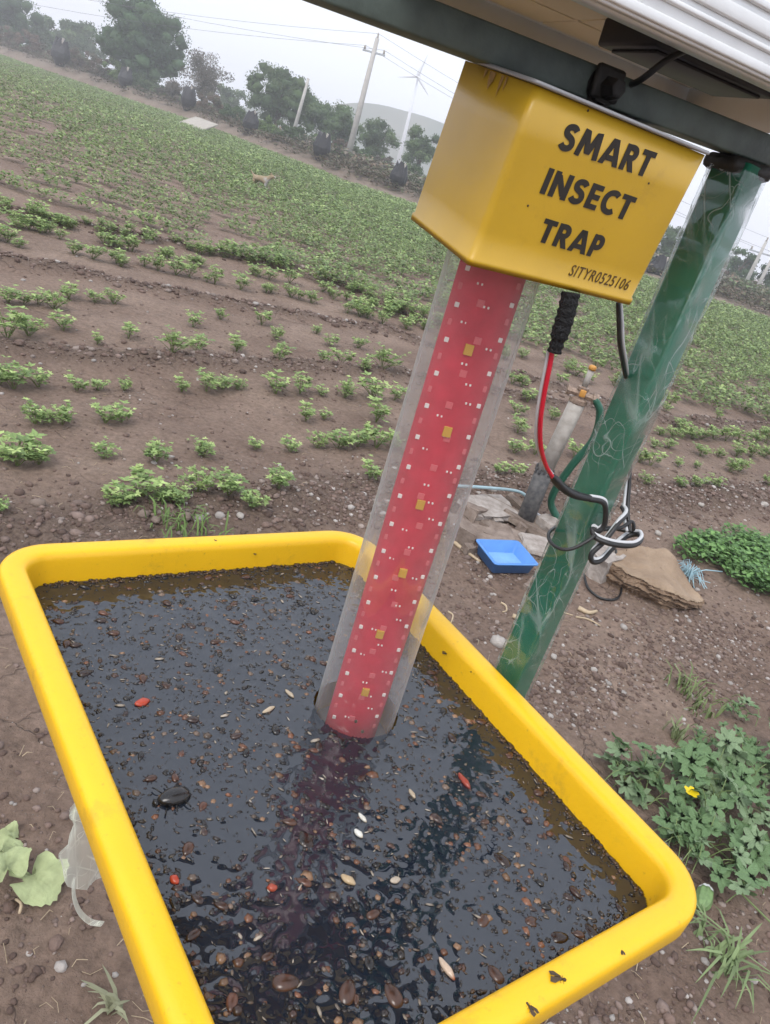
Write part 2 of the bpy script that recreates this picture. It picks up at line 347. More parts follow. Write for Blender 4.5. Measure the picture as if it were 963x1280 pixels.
# ------------------------------------------------------------------ ground
RIDGES = [([(-120, 225), (0, 262), (200, 300), (395, 345), (500, 390), (600, 430)], .05, .15),
          ([(-120, 296), (0, 327), (200, 365), (486, 414), (640, 470), (800, 520)], .05, .13),
          ([(-120, 425), (0, 437), (250, 455), (500, 471), (650, 500), (850, 530), (1010, 540)], .05, .14),
          ([(-120, 700), (0, 672), (250, 645), (460, 620), (600, 610), (700, 618), (850, 622), (1010, 618)], .045, .24)]
RP = [(np.array([onz(*p)[:2] for p in r[0]]), r[1], r[2]) for r in RIDGES]
def segdist(x, y, P):
    d = np.full(np.shape(x), 1e9)
    for a, b in zip(P[:-1], P[1:]):
        ab = b-a; t = np.clip(((x-a[0])*ab[0]+(y-a[1])*ab[1])/(ab@ab), 0, 1)
        d = np.minimum(d, np.hypot(x-a[0]-t*ab[0], y-a[1]-t*ab[1]))
    return d
def ridge_w(x, y):
    w = np.zeros(np.shape(x)); h = np.zeros(np.shape(x))
    for P, hh, ww in RP:
        d = segdist(x, y, P); g = np.exp(-(d/ww)**2); g = g*(1+.7*vnoise(x, y, 3.1, 5)); w = np.maximum(w, g); h = h+hh*g
    return np.clip(w, 0, 1), h
_EP = np.array([onz(*p)[:2] for p in ((-130, 24), (-60, 47), (0, 69), (50, 87), (164, 127), (228, 148), (330, 188), (430, 228), (530, 262), (700, 312), (820, 352), (897, 379), (963, 401), (1080, 440))])
_EA = np.arctan2(_EP[:, 0], _EP[:, 1]); _ER = np.hypot(_EP[:, 0], _EP[:, 1])
def edge_r(x, y): return np.interp(np.arctan2(x, y), _EA, _ER)   # distance of the far edge of the crop
def past_edge(x, y): return np.clip((np.hypot(x, y)-edge_r(x, y))/.8, 0, 1)
def hfun(x, y):
    x = np.asarray(x, float); y = np.asarray(y, float); r = np.hypot(x, y)
    w, h = ridge_w(x, y)
    near = np.clip(1.5-r/14, 0, 1)
    z = h*(1+.9*vnoise(x, y, 9, 3))+near*(.045*vnoise(x, y, 1.1, 1)+.022*vnoise(x, y, 4.3, 2)+(.008+.02*w)*vnoise(x, y, 17, 4))
    e = past_edge(x, y)
    z = z+e*(np.clip(.30-1.3*np.arctan2(x, y), .2, 1.1)+.25*vnoise(x, y, .6, 7)+.2*vnoise(x, y, 1.9, 8))*np.clip((r-edge_r(x, y))/4, 0, 1)*np.clip((160-r)/60, 0, 1)
    return z
def hz(x, y): return float(hfun(np.array([x]), np.array([y]))[0])
ang = np.concatenate([np.linspace(-62, 62, 430), np.linspace(66, 294, 50)])
rad = np.concatenate([[.01], np.geomspace(.35, 10, 330), np.geomspace(10.4, 680, 130)])
Ag, Rg = np.meshgrid(np.radians(ang), rad); X = Rg*np.sin(Ag); Y = Rg*np.cos(Ag); Z = hfun(X, Y)
na, nr = len(ang), len(rad); idx = np.arange(na*nr).reshape(nr, na); nxt = np.roll(idx, -1, axis=1)
FG = np.stack([idx[:-1], nxt[:-1], nxt[1:], idx[1:]], -1).reshape(-1, 4)[:, ::-1]
w, _ = ridge_w(X, Y); tint = np.zeros((na*nr, 3)); tint[:, 0] = np.clip(w*1.3, 0, 1).ravel()
tint[:, 1] = np.maximum(past_edge(X, Y), np.clip((Rg-90)/20, 0, 1)).ravel()
g = link('ground', new_mesh('ground', np.stack([X, Y, Z], -1).reshape(-1, 3), FG, 'soil', True, tint)); g['kind'] = 'structure'

# distant hill
hp = atdist(512, 205, 320); hx, hy = np.meshgrid(np.linspace(-120, 120, 50), np.linspace(-50, 50, 20))
hh = 20*np.exp(-(hx/58)**2-(hy/26)**2)*(1+.3*vnoise(hx, hy, .04, 9))-1.0
HV = np.stack([hx+hp[0], hy+hp[1], hh], -1).reshape(-1, 3); ii = np.arange(1000).reshape(20, 50)
HF = np.stack([ii[:-1, :-1], ii[:-1, 1:], ii[1:, 1:], ii[1:, :-1]], -1).reshape(-1, 4)
o = link('hill', new_mesh('hill', HV, HF, 'hill_green')); o['kind'] = 'structure'

# ------------------------------------------------------------------ the insect trap
PB = np.array([.238, .850, 0.0]); PTOP = 1.592
trap = empty('insect_trap', PB, 'solar insect trap with yellow box, clear light tube and film-wrapped green pole', 'insect trap')
U = np.array([.851, .525, 0]); U = unit(U); D = np.array([-U[1], U[0], 0]); ZU = np.array([0, 0, 1.])
# pole: square section, rounded corners
pn = math.radians(226.3); n1 = np.array([math.cos(pn), math.sin(pn), 0]); n2 = np.array([-n1[1], n1[0], 0])
def sq_ring(c, s, r, n1=n1, n2=n2, k=4, jit=None):
    out = []
    for q in range(4):
        cx = (1, -1, -1, 1)[q]*(s/2-r); cy = (1, 1, -1, -1)[q]*(s/2-r)
        for t in range(k+1):
            a = math.pi/2*(q+t/k); out.append(c+n1*(cx+r*math.cos(a))+n2*(cy+r*math.sin(a)))
    return np.array(out)
obj('pole', loft([sq_ring(PB+ZU*z, .040, .004) for z in (-.3, .3, .9, 1.3, PTOP)], cap0=True, cap1=True), 'pole_green', trap)
# plastic film wound round the pole
rings = []; npts = 40
zs = np.linspace(.55, 1.585, 320)
for i, z in enumerate(zs):
    base = sq_ring(PB+ZU*z, .0445, .007, k=9); ctr = PB+ZU*z; th = np.arange(len(base))/len(base)*2*math.pi
    u_ = th*7+z*52; dis = .0016*np.abs(np.sin(u_*.5+3*vnoise(th*2, z*14+0*th, 1, 3)))**.7+.0022*(vnoise(th*3, z*30+th*2, 1, 11))+.0016*vnoise(th*8, z*80+th*5, 1, 21)
    sl_ = np.clip((.93-z)/.3, 0, 1); dis = dis+sl_*.012*(vnoise(th*1.2, z*9+0*th, 1, 31)+.35)     # looser near the bottom
    dirs = base-ctr; dirs /= np.linalg.norm(dirs, axis=1)[:, None]
    rings.append(base+dirs*dis[:, None])
obj('plastic_film', loft(rings), 'film_clear', trap)
# arm along the top (drops a little to the left)
BC = np.array([.052, .735, 0]); AU = unit(U+ZU*.03); AD = D; AW = np.cross(AU, AD)
pole_t = float((PB-BC)@U)
def on_arm(t, off=0, z=0): return np.array([BC[0], BC[1], 1.5905])+AU*t+AD*off+AW*z
def armbox(t0, t1, off, z0, z1, wid, bev=.002): c = on_arm((t0+t1)/2, off, (z0+z1)/2); return bbox(*c, t1-t0, wid, z1-z0, (AU, AD, AW), bev)
obj('support_arm', armbox(-.28, pole_t+.05, .004, .0, .026, .028), 'arm_green', trap)
obj('arm_sleeve', armbox(pole_t-.028, pole_t+.03, .004, -.016, -.0005, .046, .006), 'bolt_dark', trap)
for t, s in ((.015, 1.05),):
    c = on_arm(t, -.012, .012)
    bl = obj('clamp_bolt', merge(lathe_like([(.008*s, -.012), (.013*s, -.011), (.013*s, .004), (.009*s, .005), (.007*s, .02), (.005*s, .021)], c, -AD, 6), lathe_like([(.016*s, -.004), (.016*s, -.001)], c, -AD, 14)), 'bolt_dark', trap, smooth=False)
obj('hanger_bracket', merge(armbox(-.02, .06, .004, -.006, -.0005, .03, .002), armbox(.0, .03, -.0145, .002, .028, .007, .003)), 'bolt_dark', trap)
obj('tray_bracket', merge(bbox(*(PB+np.array([-.16, -.07, .792])), .42, .03, .022, (unit([-.771, -.36, 0]), unit([.36, -.771, 0]), ZU), .002),
                          bbox(*(np.array([-.013, .638, .804])), .30, .03, .016, (unit([.636, -.771, 0]), unit([.771, .636, 0]), ZU), .002)), 'arm_green', trap)

# --- solar panel
PYAW = math.radians(34); pu = np.array([math.cos(PYAW), math.sin(PYAW), .03]); pu = unit(pu); pd = unit(np.array([-math.sin(PYAW), math.cos(PYAW), -.02])); pw = np.cross(pu, pd)
PO = np.array([BC[0], BC[1], 1.632])
def pnl(t, o_, z): return PO+pu*t+pd*o_+pw*z
def pbox(t0, t1, o0, o1, z0, z1, bev=.0015): c = pnl((t0+t1)/2, (o0+o1)/2, (z0+z1)/2); return bbox(*c, t1-t0, o1-o0, z1-z0, (pu, pd, pw), bev)
T0, T1, O0, O1, FH = -.20, .32, -.10, .20, .046
panel = obj('solar_panel', pbox(T0+.01, T1-.01, O0+.01, O1-.01, FH-.008, FH-.004, 0), 'backsheet', trap)
def frame_side(t0, t1, o0, o1, ribs):
    parts = [pbox(t0, t1, o0, o1, 0, FH, .0012)]
    return merge(*parts)
# near rail carries long extrusion ribs on its outer face
near = [pbox(T0, T1, O0, O0+.006, 0, FH, .001), pbox(T0+.001, T1-.001, O0+.0062, O0+.024, 0, .0018, 0)]
for z0, z1 in ((.002, .009), (.016, .020), (.024, .034), (.039, .0445)): near.append(pbox(T0+.002, T1-.002, O0-.003, O0+.001, z0, z1, .0012))
obj('frame_rail', merge(*near), 'panel_frame', panel)
obj('frame_rail', merge(pbox(T0, T1, O1-.006, O1, 0, FH, .001), pbox(T0+.001, T1-.001, O1-.024, O1-.0062, 0, .0018, 0)), 'panel_frame', panel)
for ta, tb in ((T0, T0+.006), (T1-.006, T1)): obj('frame_rail', pbox(ta, tb, O0+.0065, O1-.0065, 0, FH, .001), 'panel_frame', panel)
obj('panel_glass', pbox(T0+.007, T1-.007, O0+.007, O1-.007, FH-.0035, FH-.001, 0), 'glass_blue', panel)
nt_, no_ = 6, 4
for i in range(nt_):
    for j in range(no_):
        a = T0+.02+(T1-T0-.04)*i/nt_; b = O0+.026+(O1-O0-.05)*j/no_
        obj('cell', pbox(a+.0022, a+(T1-T0-.04)/nt_-.0022, b+.0022, b+(O1-O0-.05)/no_-.0022, FH-.0098, FH-.0079, 0), 'cell', panel, smooth=False)
obj('junction_box', merge(pbox(.05, .22, -.015, .062, FH-.034, FH-.0105, .003), pbox(.062, .208, -.006, .053, FH-.0365, FH-.0335, .001)), 'junction_black', panel)
obj('panel_lead', sweep(crom([pnl(.09, -.012, .02), pnl(.07, -.035, .015), pnl(.045, -.04, .0), pnl(.04, -.02, -.018), pnl(.05, .012, -.02)]), .0028, 8), 'cable_black', panel)

# --- yellow housing (leans forward a little)
TH = math.radians(7.0); A0 = np.array([.005, .634, 1.443]); hu = U; hd = D*math.cos(TH)+ZU*math.sin(TH); hw = np.cross(hu, hd)
BW, BD, BH = .186, .124, .134
def hb(u_, d_, w_): return A0+hu*u_+hd*d_+hw*w_
def hbox(u0, u1, d0, d1, w0, w1, bev=.0): c = hb((u0+u1)/2, (d0+d1)/2, (w0+w1)/2); return bbox(*c, u1-u0, d1-d0, w1-w0, (hu, hd, hw), bev, 3)
def rrect(u0, u1, d0, d1, r, w_, k=5):
    out = []
    for q, (cx, cy) in enumerate(((u1-r, d1-r), (u0+r, d1-r), (u0+r, d0+r), (u1-r, d0+r))):
        for t in range(k+1):
            a = math.pi/2*(q+t/k); out.append(hb(cx+r*math.cos(a), cy+r*math.sin(a), w_))
    return np.array(out)
R_ = .006
body = loft([rrect(.012, BW-.012, .012, BD-.012, .003, .004), rrect(.0008, BW-.0008, .0008, BD-.0008, R_, .0032), rrect(-.0008, BW+.0008, -.0008, BD+.0008, R_, .0012), rrect(-.0012, BW+.0012, -.0012, BD+.0012, R_, .0),
             rrect(-.0012, BW+.0012, -.0012, BD+.0012, R_, .0056), rrect(0, BW, 0, BD, R_, .0068), rrect(0, BW, 0, BD, R_, .03), rrect(0, BW, 0, BD, R_, .1), rrect(0, BW, 0, BD, R_, BH)], cap0=True, cap1=True)
house = obj('housing', body, 'box_yellow', trap)
obj('lid', loft([rrect(-.004, BW-.002, -.003, BD+.006, .004, BH+.0005), rrect(-.005, BW-.001, -.004, BD+.007, .004, BH+.001), rrect(-.005, BW-.001, -.004, BD+.007, .004, BH+.003), rrect(-.004, BW-.002, -.003, BD+.006, .004, BH+.0036)], cap0=True, cap1=True), 'lid_grey', house)
for k, (d0, ww, hh) in enumerate(((.066, .010, .013), (.050, .004, .016), (.043, .003, .011), (.078, .004, .007))):
    dr = np.array([hb(-.0009, d0+ww*x, BH-.001-hh*y) for x, y in ((-.5, 0), (.5, 0), (.42, .5), (.2, .8), (.05, 1), (-.1, .75), (-.4, .45))]); obj('rust_drip', (dr, [tuple(range(7))]), 'rust', house, smooth=False)
def face_uv(px, py):
    d = ray(px, py); n = np.cross(hu, hw); t = ((A0-EYE)@n)/(d@n); p = EYE+d*t-A0; return float(p@hu), float(p@hw)
def lettering(text, p0, p1, hgt, material, bold, name='lettering', shear=.12):
    """text laid on the front face from lower-left p0 to lower-right p1 (photo points on the face plane)"""
    c = bpy.data.curves.new(name, 'FONT'); c.body = text; c.size = 1.0; c.offset = bold; c.extrude = 0.0; c.shear = shear; c.resolution_u = 4; c.space_character = 1.12
    t = bpy.data.objects.new('tmp', c); COL.objects.link(t); dg = bpy.context.evaluated_depsgraph_get(); me = bpy.data.meshes.new_from_object(t.evaluated_get(dg))
    V = np.array([v.co[:] for v in me.vertices]); F = [tuple(p.vertices) for p in me.polygons]
    bpy.data.objects.remove(t); bpy.data.curves.remove(c); bpy.data.meshes.remove(me)
    mn, mx = V.min(0), V.max(0); a = np.array(face_uv(*p0)); b = np.array(face_uv(*p1)); L = np.linalg.norm(b-a); ex = (b-a)/L; ey = np.array([-ex[1], ex[0]])
    q = (V[:, :1]-mn[0])/(mx[0]-mn[0])*L; r = (V[:, 1:2]-mn[1])/(mx[1]-mn[1])*hgt
    P2 = a+q*ex+r*ey; n = len(V)
    W0 = np.array([hb(x, -.0003, y) for x, y in P2])
    W1 = np.array([hb(x, -.0005, y) for x, y in P2])
    edges = {}
    for f in F:
        for i in range(len(f)):
            e = (f[i], f[(i+1) % len(f)]); edges[e] = 1
    side = [(e[0], e[1], e[1]+n, e[0]+n) for e in edges if (e[1], e[0]) not in edges]
    return obj(name, (np.vstack([W1, W0]), F+side), material, house, smooth=False)
GLYPH = {  # centre lines of bold capitals: width, strokes, stroke width
 'S': (.66, [[(.56, .78), (.47, .87), (.34, .89), (.20, .84), (.14, .72), (.19, .60), (.33, .53), (.47, .45), (.53, .31), (.47, .17), (.33, .11), (.18, .13), (.07, .23)]]),
 'M': (1.04, [[(.10, 0), (.23, 1)], [(.25, .97), (.52, .14)], [(.52, .14), (.79, .97)], [(.94, 0), (.81, 1)]]),
 'A': (.88, [[(.09, 0), (.42, 1)], [(.79, 0), (.46, 1)], [(.24, .27), (.64, .27)]]),
 'R': (.70, [[(.12, 0), (.12, 1)], [(.2, .89), (.36, .89), (.48, .83), (.53, .70), (.48, .56), (.36, .50), (.2, .50)], [(.33, .47), (.58, 0)]]),
 'T': (.66, [[(0, .89), (.66, .89)], [(.33, 0), (.33, .82)]]),
 'I': (.24, [[(.12, 0), (.12, 1)]]),
 'N': (.80, [[(.12, 0), (.12, 1)], [(.15, .90), (.65, .10)], [(.68, 0), (.68, 1)]]),
 'E': (.56, [[(.12, 0), (.12, 1)], [(.2, .89), (.56, .89)], [(.2, .5), (.53, .5)], [(.2, .11), (.56, .11)]]),
 'C': (.74, [[(.68, .80), (.56, .88), (.43, .89), (.27, .83), (.16, .68), (.13, .5), (.16, .32), (.27, .17), (.43, .11), (.56, .12), (.68, .20)]]),
 'P': (.60, [[(.12, 0), (.12, 1)], [(.2, .89), (.34, .89), (.46, .82), (.50, .67), (.46, .52), (.34, .45), (.2, .45)]])}
def sign(text, p0, p1, hgt, gap=.11, t=.235):
    tot = sum(GLYPH[c][0] for c in text)+gap*(len(text)-1); a = np.array(face_uv(*p0)); b = np.array(face_uv(*p1)); L = np.linalg.norm(b-a); ex = (b-a)/L; ey = np.array([-ex[1], ex[0]]); x0 = 0; word = []
    for c in text:
        w_, strokes = GLYPH[c]; lay = 0
        for st in strokes:
            cl = crom([(x, y, 0) for x, y in st], 3)[:, :2] if len(st) > 2 else np.array(st, float); T_ = np.gradient(cl, axis=0); T_ /= np.linalg.norm(T_, axis=1)[:, None]; N_ = np.column_stack([-T_[:, 1], T_[:, 0]])*t/2
            if abs(T_[0][1]) > .3 and abs(T_[0][0]) > .15 and len(st) == 2: N_ = np.column_stack([np.sign(N_[:, 0])*t/2/np.abs(T_[:, 1]), np.zeros(2)])   # diagonals end flush with the line
            elif len(st) == 2 and abs(T_[0][0]) > .9: N_ = N_*.92
            V = []
            for off in (-.0003-.00005*lay, -.0005-.00005*lay):
                for sgn in (1, -1):
                    for q in cl+sgn*N_:
                        P2 = a+ex*((x0+q[0])/tot*L)+ey*q[1]*hgt; V.append(hb(P2[0], off, P2[1]))
            m = len(cl); F = []
            for i in range(m-1): F += [(2*m+i, 2*m+i+1, 3*m+i+1, 3*m+i), (i, i+1, 2*m+i+1, 2*m+i), (m+i+1, m+i, 3*m+i, 3*m+i+1)]
            F += [(0, 2*m, 3*m, m), (m-1, 2*m-1, 4*m-1, 3*m-1)]
            word.append((np.array(V), F)); lay += 1
        x0 += w_+gap
    obj('lettering', merge(*word), 'black_print', house, smooth=False)
sign('SMART', (696, 186), (808, 222), .0195)
sign('INSECT', (674, 241), (783, 276), .0195)
sign('TRAP', (670, 301), (746, 323), .0190)
lettering('SITYR0525106', (710, 344), (783, 363), .0100, 'serial_print', .006)
for (px, py) in ((660, 257), (735, 138), (811, 229)):
    x, y = face_uv(px, py); obj('rust_spot', lathe_like([(.0009, .0), (.0009, .0004)], hb(x, -.0006, y), hd, 8), 'bug_dry', house)

# --- clear light tube with LED board
TB = np.array([.038, .713, .868]); TBW = np.array([.038, .713, .895]); TT = np.array([.0285, .722, 1.452])
tax = unit(TT-TBW); ta = unit(np.cross(tax, [0, 1, 0])); tb_ = np.cross(tax, ta)
TB = TBW-tax*.03
def tring(c, r, n=64): return np.array([c+r*(math.cos(2*math.pi*k/n)*ta+math.sin(2*math.pi*k/n)*tb_) for k in range(n)])
RB, RT = .0500, .0455
TL_ = np.linalg.norm(TT-TB)
tube_o = obj('light_tube', loft([tring(TB+tax*TL_*t, RB+(RT-RB)*t) for t in np.linspace(0, 1, 24)]), 'tube_clear', trap)
obj('tube_collar', loft([tring(TT-tax*.004, RT+.004), tring(TT-tax*.004, RT+.006), tring(TT+tax*.006, RT+.006)], cap0=False), 'box_yellow', trap)
obj('tube_end', loft([tring(TB, RB-.001), tring(TB+tax*.002, RB-.001)], cap0=True, cap1=True), 'lid_grey', tube_o)
for zz, a0, a1 in ((.555, -2.6, -1.9), (.55, -1.15, -.6)):          # moulded seam near the top
    pts = [TB+tax*zz+(RT+.0012)*(math.cos(a)*ta+math.sin(a)*tb_) for a in np.linspace(a0, a1, 10)]
    obj('seam', sweep(pts, .0008, 5), 'led_chip', tube_o)
bn = unit(np.array([.16, -.987, 0])); bn = unit(bn-tax*(bn@tax)); bx = np.cross(bn, tax); bx = -bx if bx[0] < 0 else bx
BWD = .0325
def brd(s, x, y=0): return TB+tax*s+bx*x+bn*y
Lb = TL_-.004
bt = []
for s in np.linspace(.004, Lb, 12): bt.append(s)
bv = []; bf = []
ncol = 9
for s in bt:
    for k in range(ncol):
        x = -BWD+2*BWD*k/(ncol-1); y = .012-.010*(x/BWD)**2+.0015
        bv.append(brd(s, x, y))
for i in range(len(bt)-1):
    for k in range(ncol-1): bf.append((i*ncol+k, i*ncol+k+1, (i+1)*ncol+k+1, (i+1)*ncol+k))
n0 = len(bv); bv += [v-bn*.0016 for v in bv]; bf += [tuple(i+n0 for i in f)[::-1] for f in list(bf)]
for i in range(len(bt)-1):
    a, b = i*ncol, (i+1)*ncol; bf += [(a, b, b+n0, a+n0), (a+ncol-1, a+ncol-1+n0, b+ncol-1+n0, b+ncol-1)]
board = obj('led_board', (np.array(bv), bf), 'led_board', tube_o)
def by(x): return .012-.010*(x/BWD)**2+.0015
def chip(name, s, x, sx, sz, m_, h=.0009): return obj(name, bbox(*brd(s, x, by(x)+h/2), sx, h*2, sz, (bx, bn, tax), .0003, 1), m_, tube_o, smooth=False)
chips = []; faint = []
for i in range(17):
    s = .028+i*.0338
    chip('led', s, -.0245, .0042, .0046, 'led_chip'); chip('led', s+.012, .0262, .0040, .0044, 'led_chip')
    faint.append(bbox(*brd(s+.017, -.0255, by(.0255)), .005, .0008, .006, (bx, bn, tax), .0002, 1)); faint.append(bbox(*brd(s-.004, .0262, by(.026)), .005, .0008, .006, (bx, bn, tax), .0002, 1))
    faint.append(bbox(*brd(s+.007, .004*((i % 3)-1), by(0)), .007, .0008, .007, (bx, bn, tax), .0002, 1))
for i in range(6): chip('capacitor', .078+i*.084, .002-.004*(i % 2), .0085, .0105, 'component_yellow', .0016)
dots = []
for i in range(30):
    s = .035+i*.0187; x0 = (-.012, .012, .006, -.004, .015, -.016, .0)[i % 7]
    for k in range(2): dots.append(bbox(*brd(s, x0+k*.0042, by(x0)+.0004), .0018, .0012, .0022, (bx, bn, tax), .0003, 1))
obj('resistor_dots', merge(*dots), 'led_chip', tube_o, smooth=False, kind='stuff')
obj('faint_led_marks', merge(*faint), 'led_faint', tube_o, smooth=False, kind='stuff')  # faint pink marks along and between the LED columns
for s, x in ((.022, .008), (.047, .006), (.031, .0), (.06, -.005)):
    obj('insect_speck', (ICO1[0]*np.array([.0022, .0016, .0028])+brd(s, x, .047), ICO1[1]), 'bug_dry', tube_o)

# --- cables from the box
def cable(name, pts, r, m_, parent, k=8, n=8): return obj(name, sweep(crom(pts, k), r, n), m_, parent)
gr = empty('red_white_lead', at(713, 372, .68), 'red and white wire hanging from a black rubber sleeve under the yellow box', 'cable')
sp = crom([at(714, 366, .655), at(708, 392, .66), at(700, 418, .668), at(693, 440, .676)], 8); ns = len(sp)
obj('sleeve', sweep(sp, [.0083+.0007*math.sin(i*1.9)+(-.0018 if i > ns-8 else 0) for i in range(ns)], 14), 'sleeve_black', gr)
rw = [(691, 438, .677), (687, 460, .685), (681, 490, .70), (676, 525, .72), (676, 555, .745), (682, 580, .775), (692, 598, .80)]
cable('red_core', [at(*p) for p in rw], .0024, 'cable_red', gr)
cable('white_core', [at(p[0]-4.5+(8 if i > 4 else 0)*(i-4)/2.5, p[1]-1, p[2]+.004) for i, p in enumerate(rw)], .0020, 'cable_white', gr)
hs = crom([at(690, 594, .797), at(702, 608, .815), at(718, 618, .83), (at(738, 623, .84))], 8)
obj('heat_shrink', sweep(hs, np.interp(np.linspace(0, 1, len(hs)), [0, .15, .7, 1], [.004, .0068, .0066, .005]), 10, squash=.75), 'cable_black', gr)
tw = empty('twin_cable', at(773, 383, .72), 'black and white twin cable knotted in loops around the green pole', 'cable')
cable('black_core', [at(773, 378, .715), at(774, 405, .73), at(775, 430, .75), at(780, 460, .80), at(788, 500, .885), at(790, 545, .905), at(787, 600, .905), at(785, 640, .90), at(788, 665, .89)], .0024, 'cable_black', tw)
cable('white_core', [at(776, 380, .72), at(778, 405, .735), at(779, 430, .755), at(784, 462, .81), at(786, 500, .895), at(785, 545, .908), at(783, 600, .905), at(780, 640, .90), at(784, 664, .89)], .0019, 'cable_white', tw)
# knot : loops in front of the right side of the pole
k1 = [(737, 624, .838), (752, 627, .846), (757, 634, .85), (756, 655, .862), (748, 664, .866), (741, 661, .87), (745, 672, .865), (765, 680, .862), (790, 682, .87), (801, 675, .885), (798, 668, .90), (783, 671, .905), (768, 683, .89), (752, 700, .88), (741, 702, .876), (740, 692, .872), (756, 676, .872), (772, 655, .878), (782, 643, .892), (778, 634, .905)]
cable('black_loop', [at(*p) for p in k1], .0033, 'cable_black', tw)
cable('white_loop', [at(p[0]+.9, p[1]-4.0, p[2]+.0012) for p in k1], .0023, 'cable_white', tw)
k2 = [(745, 668, .862), (735, 676, .86), (715, 686, .862), (698, 685, .868), (687, 675, .885), (688, 664, .905), (705, 655, .955), (735, 655, .965), (765, 660, .95), (783, 664, .92), (792, 662, .90), (790, 652, .895), (775, 660, .885), (752, 662, .875), (744, 660, .868)]
cable('pole_loop', [at(*p) for p in k2], .0022, 'cable_black', tw)

# ------------------------------------------------------------------ collecting tray
tl = unit([.636, -.771, 0]); ts = unit([.771, .636, 0]); TC = np.array([-.013, .638, 0])-tl*.0075; HL, HS, RIM = .3635, .256, .95
def kw(l): return (.2703-.0078*np.asarray(l)/HL)/HS            # the tray widens a little to its far end
def kc(l): return .0173+.0133*np.asarray(l)/HL
def TM(l, s_, z):
    l, s_, z = np.broadcast_arrays(np.asarray(l, float), np.asarray(s_, float), np.asarray(z, float))
    return TC+l[..., None]*tl+(s_*kw(l)+kc(l))[..., None]*ts+z[..., None]*ZU
def TI(p):
    q = np.asarray(p)-TC; l = float(q@tl); return l, float((q@ts-kc(l))/kw(l))
tray = empty('collecting_tray', TC+ZU*.815, 'rectangular yellow plastic tray full of dark liquid and drowned insects', 'tray')
def rr(off, z, r0=.062, k=10, hl=HL, hs=HS):
    r = max(r0-off, .012); out = []
    for q, (cx, cy) in enumerate(((1, 1), (-1, 1), (-1, -1), (1, -1))):
        for t in range(k+1):
            a = math.pi/2*(q+t/k); out.append(TM(cx*(hl-off-r)+r*math.cos(a), cy*(hs-off-r)+r*math.sin(a), z))
    return np.array(out)
prof = [(.030, -.032), (.0035, -.034), (.0012, -.0325), (.0, -.029), (.0, -.010), (.0008, -.0055), (.003, -.0022), (.0065, -.0005), (.011, .0), (.021, -.0004), (.0255, -.0018), (.0285, -.005), (.030, -.011), (.0308, -.018), (.034, -.05), (.038, -.085), (.043, -.125), (.05, -.130)]
inner = [rr(o_, RIM+z) for o_, z in prof]
tb = loft(inner, cap1=True); lip = inner[0]
outer = loft([rr(.03, RIM-.034), rr(.033, RIM-.05), rr(.043, RIM-.128), rr(.05, RIM-.135)], cap1=True)
obj('tray_body', merge(tb, (outer[0], [f[::-1] for f in outer[1]])), 'tray_yellow', tray)
for px, py, s in ((697, 1225, 1.0), (663, 1262, .75), (777, 1190, .45), (827, 1154, .4), (557, 818, .7), (590, 840, .5), (560, 862, .35), (318, 693, .5), (268, 676, .5)):
    z = RIM-.002 if py > 1000 or py == 676 else RIM-.02
    p = onz(px, py, z) if py > 1000 or py == 676 else None
    if p is None:   # on the sloping inner wall
        lo, best = None, None
        for zz in np.linspace(RIM-.004, RIM-.05, 40):
            q = TI(onz(px, py, zz)); inset = min(HL-abs(q[0]), HS-abs(q[1])); want = np.interp(RIM-zz, [0, .0045, .018, .05], [.018, .0265, .0305, .034])
            e = abs(inset-want)
            if lo is None or e < lo: lo, best = e, onz(px, py, zz)
        p = best
    V = [ICO1[0]*np.array([.0068, .0032, .0026])*s]; F = [ICO1[1]]
    bb = merge((V[0], F[0]), (ICO1[0]*np.array([.0028, .0026, .0022])*s+np.array([.008*s, 0, 0]), ICO1[1]))
    legs = [sweep([(x*s, 0, 0), (x*s*1.2, sy*.0042*s, .0004*s), (x*s*1.3, sy*.0062*s, -.002*s)], .0003*s, 4) for x in (-.002, .002, .005) for sy in (-1, 1)]
    wing = merge(*[(np.array([(.004, sy*.0015, .0026), (-.006, sy*.0075, .0016), (-.012, sy*.0065, .0012), (-.011, sy*.0005, .0030)])*s, [(0, 1, 2, 3) if sy < 0 else (3, 2, 1, 0)]) for sy in (-1, 1)])
    V, F = merge(bb, wing, *legs); V = V*.68@rotz(rng.uniform(0, 6.28)).T
    where = {697: 'largest dark dead insect on the near rim of the yellow tray', 663: 'small brown dead insect on the near rim beside the largest one', 777: 'tiny dark insect on the near rim toward the rounded corner', 827: 'tiny dark insect at the rounded near right corner of the tray',
             557: 'winged dark insect stuck high on the right inner wall of the tray', 590: 'thin dark insect on the right inner wall close to the pole foot', 560: 'dark speck insect low on the right inner wall of the tray', 318: 'pale-bodied insect stuck on the far inner wall of the tray', 268: 'tiny insect on top of the far rim of the tray'}[px]
    obj('dead_insect', (V+p+ZU*.0022*s, F), 'bug_dry', None, origin=p, label=where, cat='insect', group='dead insects stuck on the tray')

